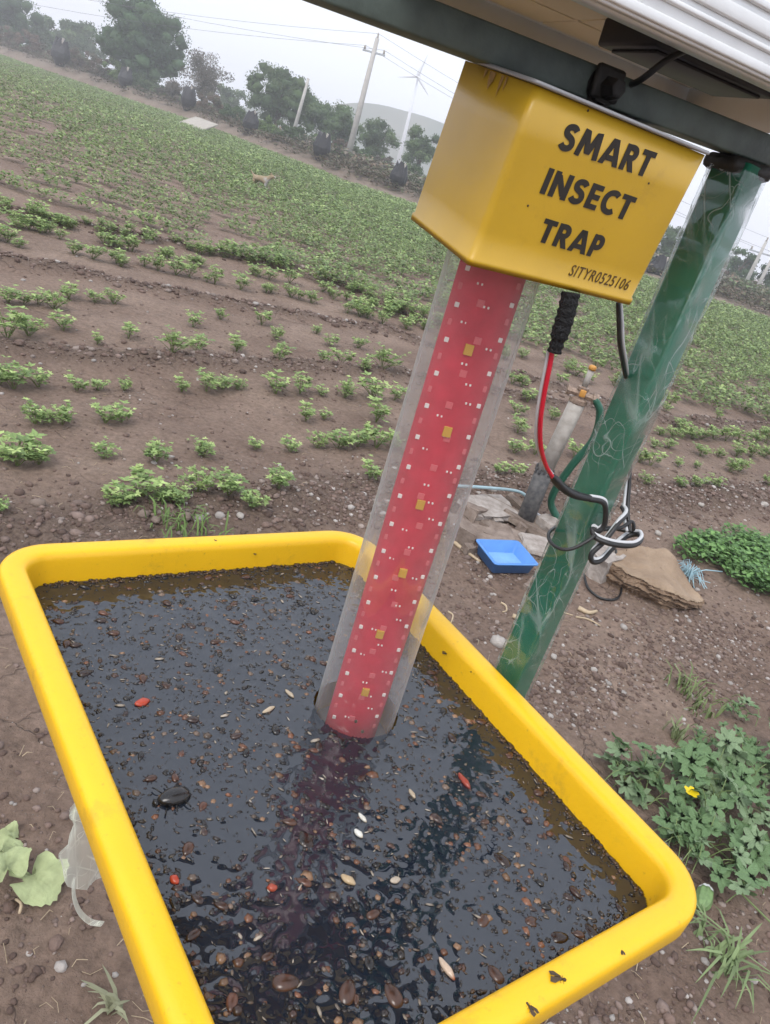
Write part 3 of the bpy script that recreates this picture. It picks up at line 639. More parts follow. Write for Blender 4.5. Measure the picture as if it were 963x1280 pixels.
# --- dark liquid
ZL = RIM-.044; OFFL = .0335
NX, NY = 330, 236
gx = np.linspace(-(HL-OFFL), HL-OFFL, NX); gy = np.linspace(-(HS-OFFL), HS-OFFL, NY); GX, GY = np.meshgrid(gx, gy, indexing='ij')
H = .0006*vnoise(GX, GY, 42, 1)+.00025*vnoise(GX, GY, 130, 2)
BUGS = []   # (x, y, len, wid, hgt, angle, colour)
def addbug(x, y, L, Wd, Hh, a, c, lift=.2): BUGS.append((x, y, L, Wd, Hh, a, c, lift))
tx, ty = TI(TBW)
def inside(x, y, mg=.006):
    ax, ay = HL-OFFL-mg, HS-OFFL-mg; r = .026
    if abs(x) > ax or abs(y) > ay: return False
    dx, dy = abs(x)-(ax-r), abs(y)-(ay-r)
    if dx > 0 and dy > 0 and dx*dx+dy*dy > r*r: return False
    return (x-tx)**2+(y-ty)**2 > (RB+.004)**2
def liq(px, py):
    return TI(onz(px, py, ZL))
def rimlike(x, y): return min(HL-OFFL-abs(x), HS-OFFL-abs(y))
for _ in range(4000):                                     # small dark bodies
    x, y = rng.uniform(-HL, HL), rng.uniform(-HS, HS)
    if not inside(x, y): continue
    L = rng.gamma(5, .00042)+.0008
    c = np.array([.016, .013, .012])*rng.uniform(.5, 2.2)
    addbug(x, y, L, L*rng.uniform(.45, .75), L*.45, rng.uniform(0, 6.28), c, rng.uniform(-.85, .12))
for _ in range(1250):                                      # brown and russet seeds and beetle halves
    x, y = rng.uniform(-HL, HL), rng.uniform(-HS, HS)
    if not inside(x, y): continue
    L = rng.gamma(6, .00045)+.0006
    c = np.array([(.20, .085, .045), (.13, .060, .036), (.26, .15, .085), (.09, .05, .04), (.17, .12, .09)][rng.integers(5)])*rng.uniform(.4, 1.1)
    addbug(x, y, L, L*rng.uniform(.7, .95), L*.6, rng.uniform(0, 6.28), c, rng.uniform(-.62, .05))
for _ in range(420):                                      # pale husks and wings
    x, y = rng.uniform(-HL, HL), rng.uniform(-HS, HS)
    if not inside(x, y): continue
    L = rng.gamma(3, .0007)+.0008
    addbug(x, y, L, L*rng.uniform(.12, .4), L*.14, rng.uniform(0, 6.28), np.array([.42, .36, .29])*rng.uniform(.35, 1.1), .75)
# a scum line of bodies pushed to the wall
for _ in range(1500):
    s = rng.integers(4); d_ = abs(rng.normal(0, .005))+.0005
    if s < 2: x = rng.uniform(-HL+OFFL+.02, HL-OFFL-.02); y = (1 if s else -1)*(HS-OFFL-d_)
    else: y = rng.uniform(-HS+OFFL+.02, HS-OFFL-.02); x = (1 if s == 3 else -1)*(HL-OFFL-d_)
    L = rng.uniform(.0015, .004); addbug(x, y, L, L*.6, L*.5, rng.uniform(0, 6.28), np.array([.05, .028, .014])*rng.uniform(.4, 2), .3)
for _ in range(1500):                                     # loose legs and feelers
    x, y = rng.uniform(-HL, HL), rng.uniform(-HS, HS)
    if inside(x, y): L = rng.uniform(.0012, .0036); addbug(x, y, L, .00022, .00022, rng.uniform(0, 6.28), np.array([.05, .03, .018])*rng.uniform(.3, 1.8), 1.2)
for _ in range(650):                                      # loose wings lying flat
    x, y = rng.uniform(-HL, HL), rng.uniform(-HS, HS)
    if inside(x, y): L = rng.uniform(.0015, .0042); addbug(x, y, L, L*rng.uniform(.3, .5), .00015, rng.uniform(0, 6.28), np.array([(.16, .12, .09), (.09, .075, .06), (.24, .20, .16)][rng.integers(3)])*rng.uniform(.5, 1.1), 1.5)
for _ in range(900):                                      # bubbles and wet glints
    x, y = rng.uniform(-HL, HL), rng.uniform(-HS, HS)
    if inside(x, y): L = rng.uniform(.0006, .0016); addbug(x, y, L, L*.9, L*.9, 0, np.array([.03, .032, .035]), .25)
for (x, y, L, Wd, Hh, a, c, lf) in BUGS:                   # the surface bulges over each body
    i0 = np.searchsorted(gx, x-2.2*L); i1 = np.searchsorted(gx, x+2.2*L); j0 = np.searchsorted(gy, y-2.2*L); j1 = np.searchsorted(gy, y+2.2*L)
    if i1 <= i0 or j1 <= j0: continue
    sx, sy = GX[i0:i1, j0:j1]-x, GY[i0:i1, j0:j1]-y; ca, sa = math.cos(a), math.sin(a)
    q = ((sx*ca+sy*sa)/L)**2+((-sx*sa+sy*ca)/max(Wd, .001))**2
    H[i0:i1, j0:j1] += (.24*Hh if lf < .5 else -.10*Hh)*np.exp(-q*.5)
H = np.clip(H, -.002, .0035)
LV = TM(GX, GY, ZL+H)
rc = .0275
dx = np.abs(GX)-(HL-OFFL-rc); dy = np.abs(GY)-(HS-OFFL-rc); out = (dx > 0) & (dy > 0) & (dx**2+dy**2 > rc**2)
hole = (GX-tx)**2+(GY-ty)**2 < (RB-.001)**2
bad = out | hole; li = np.arange(NX*NY).reshape(NX, NY)
LF = np.stack([li[:-1, :-1], li[1:, :-1], li[1:, 1:], li[:-1, 1:]], -1).reshape(-1, 4)
bq = (bad[:-1, :-1] | bad[1:, :-1] | bad[1:, 1:] | bad[:-1, 1:]).ravel()
obj('dark_liquid', (LV.reshape(-1, 3), LF[~bq]), 'liquid', None, origin=TC+ZU*ZL, label='dark liquid with a bumpy surface filling the yellow tray', cat='liquid')
def bugmesh(bugs, tmpl=ICO1):
    TV, TF = tmpl; Vs = []; Fs = []; Ts = []; n = 0
    for (x, y, L, Wd, Hh, a, c, lf) in bugs:
        ca, sa = math.cos(a), math.sin(a); jt = 1+.42*(rng.random(len(TV))-.5)
        lx = TV[:, 0]*L*jt; ly = TV[:, 1]*Wd*(1-.25*TV[:, 0])*jt; lz = TV[:, 2]*Hh*jt
        X_ = x+lx*ca-ly*sa; Y_ = y+lx*sa+ly*ca
        i = min(NX-1, max(0, np.searchsorted(gx, x))); j = min(NY-1, max(0, np.searchsorted(gy, y)))
        base = H[i, j]-(.24*Hh if lf < .5 else 0)
        Vs.append(TM(X_, Y_, ZL+lz+base+lf*Hh+.0002)); Fs.append(TF+n); n += len(TV)
        Ts.append(np.tile(c, (len(TV), 1))*np.where(TV[:, :1] > .55, .55, 1.0))
    return np.vstack(Vs), np.vstack(Fs), np.vstack(Ts)
V, F, T = bugmesh(BUGS)
obj('drowned_insects', (V, F, T), 'insect', None, origin=TC+ZU*ZL, kind='stuff', label='mass of tiny drowned insects floating all over the dark liquid', cat='insects')
# larger single insects
def beetle(L, Wd, Hh, c1, c2):
    TV, TF = ICO2; V = TV.copy(); V[:, 1] *= 1-.18*V[:, 0]; seam = np.exp(-(V[:, 1]/.08)**2)*(V[:, 2] > 0)*(V[:, 0] < .45); V[:, 2] -= .12*seam
    neck = np.exp(-((V[:, 0]-.5)/.07)**2); V[:, 2] -= .18*neck*(V[:, 2] > 0); V[:, 1] *= 1-.12*neck
    V = V*np.array([L, Wd, Hh]); T = np.where(TV[:, :1] > .5, np.array(c2), np.array(c1))*(1-.35*seam[:, None]); V2 = ICO1[0]*np.array([L*.22, Wd*.42, Hh*.5])+np.array([L*1.02, 0, -Hh*.1])
    parts = [(V, TF), (V2, ICO1[1])]; ts_ = [T, np.tile(c2, (len(V2), 1))]
    for x in (-.35, .1, .5):
        for sy in (-1, 1):
            lg = sweep([(x*L, sy*Wd*.7, 0), (x*L*1.5, sy*Wd*1.3, Hh*.25), (x*L*1.7, sy*Wd*1.65, 0)], L*.045, 4); parts.append(lg); ts_.append(np.tile(np.array(c2)*.7, (len(lg[0]), 1)))
    V, F = merge(*parts); return V, F, np.vstack(ts_)
def floater(name, px, py, L, Wd, Hh, c1, c2, label, group=None, ang=None, lift=.35, cat='insect', kind='beetle'):
    x, y = liq(px, py)
    a = ang if ang is not None else rng.uniform(0, 6.28)
    if kind == 'beetle': V, F, T = beetle(L, Wd, Hh, c1, c2)
    else:
        TV, TF = ICO2; V = TV*np.array([L, Wd, Hh]); V[:, 2] += .15*Hh*np.sin(TV[:, 0]*5); V[:, 1] *= 1-.35*np.abs(TV[:, 0])**2+.08*np.sin(TV[:, 0]*9); F = TF; T = np.where(TV[:, :1] > .7, np.array(c2), np.array(c1))
    V = V@rotz(a).T; p = TM(x, y, ZL)
    return obj(name, (V+p+ZU*lift*Hh, F, T), 'insect', None, origin=p, label=label, cat=cat, group=group)
BK, BR, RD, PL = (.02, .018, .018), (.075, .035, .022), (.42, .055, .025), (.50, .40, .28)
G1 = 'larger insects floating in the tray'
floater('drowned_beetle', 217, 998, .0175, .0105, .007, BK, (.012, .012, .013), 'largest black beetle floating left of the light tube', G1, 3.9)
floater('red_husk', 178, 879, .0095, .0058, .003, RD, (.3, .03, .02), 'bright red husk floating near the left side of the tray', G1, .9, .5, 'husk', 'grub')
floater('red_husk', 580, 977, .0125, .0042, .003, (.30, .05, .03), (.22, .04, .03), 'long red husk floating near the right wall of the tray', G1, -.9, .5, 'husk', 'grub')
floater('red_husk', 218, 1101, .0055, .004, .003, RD, (.3, .05, .03), 'small red husk floating in the lower left of the tray', G1, None, .5, 'husk', 'grub')
floater('red_husk', 340, 1111, .0050, .0038, .003, (.34, .06, .03), (.3, .05, .03), 'small red husk floating below the dark reflection of the tube', G1, None, .5, 'husk', 'grub')
floater('pale_grub', 448, 1043, .0062, .0034, .0025, (.70, .70, .64), PL, 'whitish grub below the light tube, the lower of two', G1, -.6, .6, 'grub', 'grub')
floater('pale_grub', 453, 1023, .0068, .0026, .002, (.64, .62, .55), PL, 'whitish grub below the light tube, the upper of two', G1, -.7, .6, 'grub', 'grub')
floater('pale_grub', 336, 888, .0105, .0030, .0022, PL, (.3, .22, .15), 'long straw-coloured grub left of the foot of the light tube', G1, 1.0, .6, 'grub', 'grub')
floater('pale_grub', 362, 868, .0085, .0028, .0022, (.44, .36, .26), (.3, .22, .15), 'short straw-coloured grub close to the foot of the light tube', G1, -.6, .6, 'grub', 'grub')
floater('pale_grub', 558, 1212, .0115, .0036, .0028, (.55, .42, .32), (.4, .10, .04), 'pinkish grub with an orange end in the lower right of the tray', G1, -.8, .6, 'grub', 'grub')
floater('pale_grub', 435, 1101, .0085, .0042, .0028, (.46, .34, .20), PL, 'tan half husk floating below the middle of the tray', G1, -.3, .6, 'husk', 'grub')
floater('pale_grub', 515, 993, .0068, .0028, .002, (.42, .34, .24), PL, 'tan grub floating right of the tube reflection', G1, -.9, .6, 'grub', 'grub')
floater('pale_grub', 494, 1101, .0062, .0036, .002, (.45, .38, .3), PL, 'pale wide husk floating above the lower right beetles', G1, .6, .6, 'husk', 'grub')
for (px, py, s, a, lb) in ((358, 1228, 1.0, .3, 'large dark brown beetle near the bottom edge of the photo, leftmost of three'), (435, 1240, .95, 1.5, 'large brown wrinkled beetle near the bottom edge, middle of three'), (492, 1244, .95, 2.3, 'large brown beetle near the bottom edge, rightmost of three'),
                           (628, 1075, .9, 2.6, 'dark oval beetle floating near the right wall of the tray'), (700, 1172, .85, .4, 'dark round beetle close to the near right corner of the tray'), (740, 1165, .8, 2.2, 'dark narrow beetle in the near right corner of the tray'), (382, 1050, .95, 2.2, 'dark oval beetle in the reflection of the light tube'),
                           (605, 1150, .75, 1.0, 'reddish brown beetle left of the near right corner'), (620, 1218, .8, 2.4, 'long brown beetle next to the near rim')):
    c = np.array(BR)*(1 if 'brown' in lb else .35); floater('drowned_beetle', px, py, .0125*s, .0078*s, .0048*s, c, c*.6, lb, G1, a, -.25)
G2 = 'medium beetles floating in the tray'; nb = 0
while nb < 120:
    x, y = rng.uniform(-HL, HL), rng.uniform(-HS, HS)
    if not inside(x, y, .012): continue
    L = rng.uniform(.0045, .0085); c = np.array([BK, BR, (.05, .03, .025), (.12, .05, .03)][rng.integers(4)])*rng.uniform(.6, 1.2)
    V, F, T = beetle(L, L*rng.uniform(.5, .65), L*.38, c, c*.6); p = TM(x, y, ZL)
    obj('floating_beetle', (V@rotz(rng.uniform(0, 6.28)).T+p+ZU*L*.02, F, T), 'insect', None, origin=p, label='medium dark beetle floating among the smaller insects in the tray', cat='insect', group=G2); nb += 1

# plastic bag scrap caught under the left rim
bgp = []
NB, MB_ = 16, 22
top0, top1 = at(92, 985, .86), at(103, 1082, .80)
for j in range(MB_):
    v = j/(MB_-1)
    for i in range(NB):
        u_ = i/(NB-1)
        l0 = at(90, 1000, .90)*(1-v)+at(66+10*v*(1-v), 1088, .94)*v; r0 = at(112, 1005, .91)*(1-v)+at(134, 1112, .96)*v
        p = l0*(1-u_)+r0*u_ + np.array([.006*math.sin(u_*9+v*3), .014*math.sin(u_*7+1)*v, .004*math.sin(u_*15)])+np.array([1, 1, 0])*.01*vnoise(u_*5, v*6, 1, 13)
        bgp.append(p)
bf = [(j*NB+i, j*NB+i+1, (j+1)*NB+i+1, (j+1)*NB+i) for j in range(MB_-1) for i in range(NB-1)]
bag = empty('plastic_bag', bgp[0], 'crumpled clear plastic bag scrap hanging under the left rim of the tray', 'plastic bag')
obj('bag_sheet', (np.array(bgp), bf), 'bag_clear', bag)
tp = crom([at(92, 1100, .945), at(93, 1122, .96), at(100, 1140, .97), at(113, 1152, .98), at(128, 1155, .97)], 6)
obj('bag_tail', sweep(tp, .0042, 8, squash=.3), 'bag_clear', bag)

# ------------------------------------------------------------------ things on the ground behind the trap
def gp(px, py):
    p = onz(px, py)
    for _ in range(3): p = onz(px, py, hz(p[0], p[1]))
    return p
# blue tray
BTc = np.mean([gp(592, 690), gp(660, 722), gp(656, 690), gp(600, 726)], axis=0); bu = unit(gp(661, 722)-gp(600, 722)); bu[2] = 0; bu = unit(bu); bv_ = np.array([-bu[1], bu[0], 0])
blue = empty('blue_tray', BTc, 'small rectangular blue plastic tray lying among stones on the soil', 'tray')
def brr(hl, hs, r, z, k=4):
    o_ = []
    for q, (cx, cy) in enumerate(((1, 1), (-1, 1), (-1, -1), (1, -1))):
        for t in range(k+1):
            a = math.pi/2*(q+t/k); o_.append(BTc+bu*(cx*(hl-r)+r*math.cos(a))+bv_*(cy*(hs-r)+r*math.sin(a))+ZU*(z+.06*(cy*hs)+.012))
    return np.array(o_)
BL_, BS_ = .128, .10
obj('tray_wall', loft([brr(BL_-.022, BS_-.022, .01, .0), brr(BL_-.010, BS_-.010, .014, .055), brr(BL_, BS_, .02, .056), brr(BL_, BS_, .02, .062), brr(BL_-.012, BS_-.012, .014, .063), brr(BL_-.024, BS_-.024, .01, .006)], cap0=True, cap1=True), 'blue_plastic', blue)
obj('dirt_in_tray', (lambda q: (np.array([q+bu*x+bv_*y+ZU*(.0085+.06*y+.012) for x, y in ((-.09, -.065), (.03, -.07), (.055, -.06), (-.02, -.035), (-.06, -.0), (-.092, -.015))]), [(0, 1, 2, 3, 4, 5)]))(BTc), 'wood_weathered', blue, smooth=False)

obj('tray_floor', (lambda q: (brr(BL_-.0245, BS_-.0245, .009, .0068), [tuple(range(20))]))(0), 'blue_wet_sheen', blue, smooth=False)
def rough_block(c, size, yaw, tilt=(0, 0), seed=0, rough=.12, sub=2, taper=0.0):
    r = np.random.default_rng(seed); bm = bmesh.new(); bmesh.ops.create_cube(bm, size=1); bmesh.ops.subdivide_edges(bm, edges=list(bm.edges), cuts=sub, use_grid_fill=True)
    bm.verts.index_update(); V = np.array([v.co[:] for v in bm.verts]); F = [tuple(v.index for v in f.verts) for f in bm.faces]; bm.free()
    V = V*(1-.10*(np.abs(V)**2).sum(1)[:, None]*.6)+r.normal(0, rough*.28, V.shape)*.5; V[:, :2] *= (1-taper*(V[:, 0:1]+.5))
    V = V*np.array(size); Rm = rotz(yaw)@np.array(Matrix.Rotation(tilt[0], 3, 'X')@Matrix.Rotation(tilt[1], 3, 'Y'))
    return V@Rm.T+np.array(c), F
yw = math.atan2(bu[1], bu[0])
DB = [  # px, py, size (l, w, h), yaw offset, tilts, material, name, label
 (612, 640, (.30, .20, .05), .2, (.1, .05), 'debris_pale', 'stone_slab', 'pale flat stone slab at the back of the rubble heap', 'stone'),
 (640, 650, (.42, .09, .05), -.75, (.2, .12), 'wood_weathered', 'wood_plank', 'brown weathered plank lying across the rubble heap', 'plank'),
 (668, 668, (.40, .08, .045), -.95, (-.2, .1), 'wood_weathered', 'wood_plank', 'grey plank leaning next to the black pipe foot', 'plank'),
 (600, 668, (.34, .22, .035), -.4, (.06, -.04), 'debris_stone', 'stone_slab', 'dark broken slab just behind the blue tray', 'stone'),
 (640, 678, (.30, .16, .035), -.7, (.05, .05), 'debris_stone', 'stone_slab', 'brown slab lying right behind the blue tray', 'stone'),
 (588, 648, (.13, .10, .08), .5, (0, .2), 'debris_stone', 'rubble_stone', 'squarish stone at the left back of the rubble heap', 'stone'),
 (577, 675, (.12, .10, .09), 1.0, (.2, 0), 'debris_stone', 'rubble_stone', 'rounded brown stone left of the blue tray', 'stone'),
 (593, 655, (.05, .045, .07), 0, (.2, .3), 'debris_pale', 'rubble_stone', 'small cream stone on top of the slabs', 'stone'),
 (574, 664, (.06, .05, .03), 0, (0, 0), 'gourd_white', 'white_fragment', 'small white fragment at the left of the rubble', 'fragment'),
 (683, 662, (.12, .10, .07), .3, (0, 0), 'debris_pale', 'rubble_stone', 'pale stone at the foot of the black pipe', 'stone'),
 (675, 690, (.22, .16, .05), -.3, (.1, 0), 'debris_pale', 'stone_slab', 'pale slab half hidden behind the green pole', 'stone'),
 (745, 712, (.20, .16, .12), .4, (0, 0), 'debris_pale', 'rubble_stone', 'grey stone between the green pole and the big rock', 'stone'),
 (628, 662, (.34, .04, .025), -.62, (.1, .1), 'wood_weathered', 'wood_plank', 'thin stick of wood across the middle of the rubble heap', 'plank'),
 (655, 640, (.26, .05, .03), -1.1, (.1, .25), 'wood_weathered', 'wood_plank', 'short upright-leaning wood piece at the back of the rubble', 'plank'),
 (606, 652, (.24, .05, .03), .9, (.1, .1), 'wood_weathered', 'wood_plank', 'short brown wood piece at the left of the rubble heap', 'plank'),
 (650, 665, (.05, .05, .05), .9, (.3, .1), 'debris_stone', 'rubble_stone', 'fist-sized brown stone on the planks of the rubble heap', 'stone'),
 (617, 655, (.07, .05, .05), .2, (.3, .1), 'debris_pale', 'rubble_stone', 'small pale stone between the planks of the rubble heap', 'stone'),
 (585, 690, (.06, .05, .04), .2, (.1, .1), 'debris_stone', 'rubble_stone', 'small brown stone touching the left corner of the blue tray', 'stone'),
 (665, 735, (.12, .06, .03), .6, (0, 0), 'debris_stone', 'rubble_stone', 'small flat stone right of the blue tray', 'stone'),
]
for k, (px, py, sz, ya, tl_, m_, nm, lb, ct) in enumerate(DB):
    c = gp(px, py); obj(nm, rough_block(c+ZU*sz[2]*.42, sz, yw+ya, tl_, seed=k+3, rough=.22 if 'plank' not in nm else .06), m_, None, origin=c, smooth=False, label=lb, cat=ct, group='rubble heap by the pipe')
for pts, r, lb in (([(565, 678), (580, 690), (600, 704)], .011, 'brown stick ending under the blue tray'), ([(560, 765), (566, 770), (563, 780), (556, 786)], .004, 'thin curled dry stem on the soil left of the pole'), ([(626, 754), (632, 758), (633, 764), (628, 766)], .005, 'small pale curl of straw below the blue tray'), ([(640, 772), (655, 776), (672, 771)], .011, 'pale dry stalk lying left of the pole'), ([(720, 772), (735, 775), (750, 783)], .005, 'straight dry twig right of the pole'), ([(722, 762), (735, 768), (745, 766)], .012, 'pale dry stalk lying right of the pole'), ([(700, 765), (716, 770)], .004, 'short dry twig beside the pole')):
    P = crom([gp(*p)+ZU*r*.8 for p in pts], 5); obj('dry_stalk', sweep(P, np.linspace(r, r*.6, len(P)), 6), 'straw', None, origin=P[0], label=lb, cat='twig', group='dry stalks on the soil')
P = crom([gp(555, 628)+ZU*.1, gp(600, 630)+ZU*.1, gp(640, 632)+ZU*.09, gp(658, 636)+ZU*.06], 5); obj('thin_pipe', sweep(P, .009, 8), 'pipe_blue', None, origin=P[0], label='thin pale blue pipe lying behind the rubble', cat='pipe')
P = crom([gp(668, 645)+ZU*.02, gp(680, 652)+ZU*.02, gp(692, 658)+ZU*.015, gp(708, 672)+ZU*.012], 5); obj('white_hose', sweep(P, .007, 8), 'cable_white', None, origin=P[0], label='thin white hose beside the black pipe foot', cat='hose')
P = crom([gp(727, 724)+ZU*.03, gp(735, 738)+ZU*.01, gp(752, 750)+ZU*.008, (gp(770, 750)+ZU*.008), gp(776, 738)+ZU*.01, gp(768, 722)+ZU*.05, gp(758, 712)+ZU*.12], 7); obj('ground_cable', sweep(P, .006, 8), 'cable_black', None, origin=P[0], label='thin black cable looping on the soil right of the pole', cat='cable')
# riser pipe with tap
pb = gp(655, 655)
def zon(px, py):            # height above base point where the photo shows it
    d = ray(px, py); t = (pb[1]-EYE[1])/d[1]; return EYE+d*t
riser = empty('riser_pipe', pb, 'upright water pipe, black below and off-white above, with a brass tap on top', 'pipe')
q1, q2 = zon(681, 588), zon(722, 503); ax = unit(q2-pb)
obj('lower_pipe', sweep([pb-ax*.05, pb+(q1-pb)*.5, q1], .047, 14), 'pvc_black', riser)
obj('upper_pipe', sweep([q1-ax*.03, (q1+q2)/2, q2], .041, 14), 'pvc_white', riser)
obj('torn_joint', merge(*[bbox(*(q1+np.array([0.047*math.cos(a), .047*math.sin(a), .008*math.sin(a*3)])), .014, .006, .03, (unit([-math.sin(a), math.cos(a), 0]), unit([math.cos(a), math.sin(a), .2]), ZU), .001) for a in np.linspace(0, 5.8, 11)]), 'pvc_black', riser)
tapb = obj('tap_body', merge(lathe_like([(.042, -.005), (.046, 0), (.046, .02), (.024, .03), (.022, .06), (.028, .065), (.028, .08), (.012, .085)], q2, ax, 10), sweep([q2+ax*.05+np.array([-.07, 0, .0]), q2+ax*.05+np.array([.085, 0, -.01])], .017, 8), lathe_like([(.026, 0), (.026, .02)], q2+ax*.05+np.array([-.075, 0, 0]), [1, 0, 0], 8), lathe_like([(.026, 0), (.026, .025)], q2+ax*.05+np.array([.06, 0, -.008]), [1, 0, 0], 8)), 'valve_metal', riser, smooth=False)
obj('riser_stub', sweep([q2+ax*.08, q2+ax*.17], .015, 8), 'pvc_white', riser)
obj('tap_cap', lathe_like([(.018, 0), (.019, .018), (.012, .024)], q2+ax*.17, ax, 10), 'valve_orange', riser)
obj('tap_handle', bbox(*(q2+ax*.055+np.array([.0, -.03, .0])), .03, .014, .035, None, .004), 'valve_orange', riser)
hsP = crom([q2+ax*.05+np.array([.07, 0, -.005]), q2+np.array([.125, 0, -.02]), q2+np.array([.145, .0, -.16]), q2+np.array([.10, .03, -.34]), q2+np.array([.08, .06, -.55]), pb+np.array([.2, .1, .03])], 7)
obj('green_hose', sweep(hsP, .034, 10, squash=.55), 'hose_green', riser)
# layered rock
ot = [onz(760, 703, .095), onz(778, 712, .10), onz(800, 722, .10), onz(822, 733, .095), onz(845, 743, .085), onz(868, 752, .05), onz(876, 750, .03), onz(862, 728, .08), onz(842, 701, .13), onz(822, 687, .14), onz(800, 683, .135), onz(776, 690, .12)]
cl = crom(ot+[ot[0]], 9)[:-1]; cl += np.column_stack([.03*vnoise(cl[:, 0], cl[:, 1], 11, 1), .03*vnoise(cl[:, 0], cl[:, 1], 11, 4), .02*vnoise(cl[:, 0], cl[:, 1], 9, 6)]); cc = cl.mean(0); rk = []; nL = 15
out_ = unit(np.array([-.35, -1, 0]))
for j in range(nL):
    t = j/(nL-1); ledge = (.016*rng.random()+(.008 if j % 5 == 0 else 0))*(1 if 0 < j < nL-1 else .3)
    e = cl.copy(); dirs = cl[:, :2]-cc[:2]; dirs = dirs/np.linalg.norm(dirs, axis=1)[:, None]
    e[:, :2] += dirs*(ledge*(1+1.6*vnoise(cl[:, 0], cl[:, 1], 6, j*1.37)[:, None])-.035*(1-t)+.03*vnoise(cl[:, 0], cl[:, 1], 13, j*.21)[:, None])+rng.normal(0, .003, (len(cl), 2))
    e[:, 2] = -.03+(cl[:, 2]+.03)*t**.9+.012*vnoise(cl[:, 0], cl[:, 1], 7, 3)*(1-t)+rng.normal(0, .002, len(cl)); rk.append(e)
topc = []
for s_ in (.95, .88, .78, .68, .55, .42, .28, .1):
    e = cc+(cl-cc)*np.array([s_, s_, 0])+np.array([0, 0, 0]); e[:, 2] = cc[2]+(cl[:, 2]-cc[2])*s_+.03*vnoise(e[:, 0], e[:, 1], 9, 2)+.016*vnoise(e[:, 0], e[:, 1], 24, 5)+.010; topc.append(e)
rock = empty('layered_rock', (cc[0], cc[1], hz(cc[0], cc[1])), 'large tan layered rock lying on the soil right of the pole', 'rock')
obj('rock_side', loft(rk), 'rock_side', rock, smooth=False)
obj('rock_top', loft([rk[-1]+ZU*.001]+topc, cap1=True), 'rock_tan', rock)
# frayed blue fibre
fp = gp(858, 722); fb = []
for k in range(60):
    a = rng.uniform(0, 6.28); L = rng.uniform(.05, .14); d_ = np.array([math.cos(a)*L, math.sin(a)*L, 0]); fb.append(sweep([fp+ZU*.015, fp+d_*.5+ZU*rng.uniform(.02, .08), fp+d_+ZU*rng.uniform(.0, .04)], .0022, 3, cap=False))
fb.append(sweep([fp+ZU*.03, fp+bu*.12+ZU*.05, fp+bu*.26+ZU*.04], .004, 4))
obj('frayed_fibre', merge(*fb), 'frayed_blue', None, origin=fp, label='frayed pale blue plastic fibre beside the layered rock', cat='plastic scrap')

# ------------------------------------------------------------------ gravel
def stones(P, size, cols, tmpl=ICO1):
    TV, TF = tmpl; n = len(P); k = len(TV)
    nz = 1+.38*(rng.random((n, k, 1))-.5)
    S3 = size[:, None, None]*np.stack([rng.uniform(.8, 1.3, n), rng.uniform(.7, 1.1, n), rng.uniform(.45, .8, n)], -1)[:, None, :]
    V = TV[None]*nz*S3; a = rng.uniform(0, 6.28, n); c, s = np.cos(a)[:, None], np.sin(a)[:, None]
    x = V[..., 0]*c-V[..., 1]*s; y = V[..., 0]*s+V[..., 1]*c; V = np.stack([x, y, V[..., 2]], -1)+P[:, None, :]
    F = (TF[None]+(np.arange(n)*k)[:, None, None]).reshape(-1, 3)
    return V.reshape(-1, 3), F, np.repeat(cols, k, axis=0)
pts = []; szs = []; cls = []
def scol(n, pale=.12):
    base = np.array([(.13, .088, .072), (.18, .125, .103), (.23, .17, .145), (.30, .245, .215)]); pick = rng.choice(4, n, p=[.38, .32, .2, .1]); c = base[pick]*rng.uniform(.75, 1.2, (n, 1))
    w_ = rng.random(n) < pale*.12; c[w_] = np.array([.46, .42, .39])*rng.uniform(.7, 1.1, (w_.sum(), 1)); return c
ICO0 = (ICO1[0], ICO1[1])
for (P_, hh_, ww_), n_, smax in zip(RP, (2200, 2000, 2600, 5200), (.030, .024, .020, .017)):
    seg = np.linalg.norm(np.diff(P_, axis=0), axis=1); cum = np.concatenate([[0], np.cumsum(seg)]); s = rng.uniform(0, cum[-1], n_)
    x = np.interp(s, cum, P_[:, 0])+rng.normal(0, ww_*.75, n_); y = np.interp(s, cum, P_[:, 1])+rng.normal(0, ww_*.75, n_)
    sz = .003+rng.gamma(1.6, smax*.22, n_); sz = np.minimum(sz, smax*1.8)
    pts.append(np.column_stack([x, y, hfun(x, y)+sz*.12])); szs.append(sz); cls.append(scol(n_, .5 if smax < .02 else .25))
for (cx, cy, rx, ry, n_) in ((830, 625, 130, 30, 1800), (450, 640, 60, 22, 600), (870, 830, 110, 60, 900), (600, 640, 60, 40, 500), (700, 860, 60, 60, 350), (800, 760, 150, 90, 1100), (20, 1100, 120, 200, 400), (880, 1150, 100, 130, 500), (300, 470, 330, 140, 1500), (780, 1270, 110, 30, 160), (900, 800, 90, 40, 900), (740, 860, 70, 40, 500), (610, 690, 70, 40, 500), (580, 760, 90, 60, 500)):
    q = np.array([onz(cx+rng.normal(0, rx*.6), cy+rng.normal(0, ry*.6)) for _ in range(n_)]); q = q[(q[:, 1] > .2) & (q[:, 1] < 12)]; n2_ = len(q)
    dist = np.hypot(q[:, 0], q[:, 1]); sz = np.minimum(.0016*dist**.5+rng.gamma(1.3, .0028, n2_), .02)
    pts.append(np.column_stack([q[:, 0], q[:, 1], hfun(q[:, 0], q[:, 1])+sz*.1])); szs.append(sz); cls.append(scol(n2_, .7))
V, F, T = stones(np.vstack(pts), np.concatenate(szs), np.vstack(cls))
o = link('gravel', new_mesh('gravel', V, F, 'gravel', False, T)); tag(o, 'loose gravel and clods scattered on the soil ridges', 'gravel', kind='stuff')
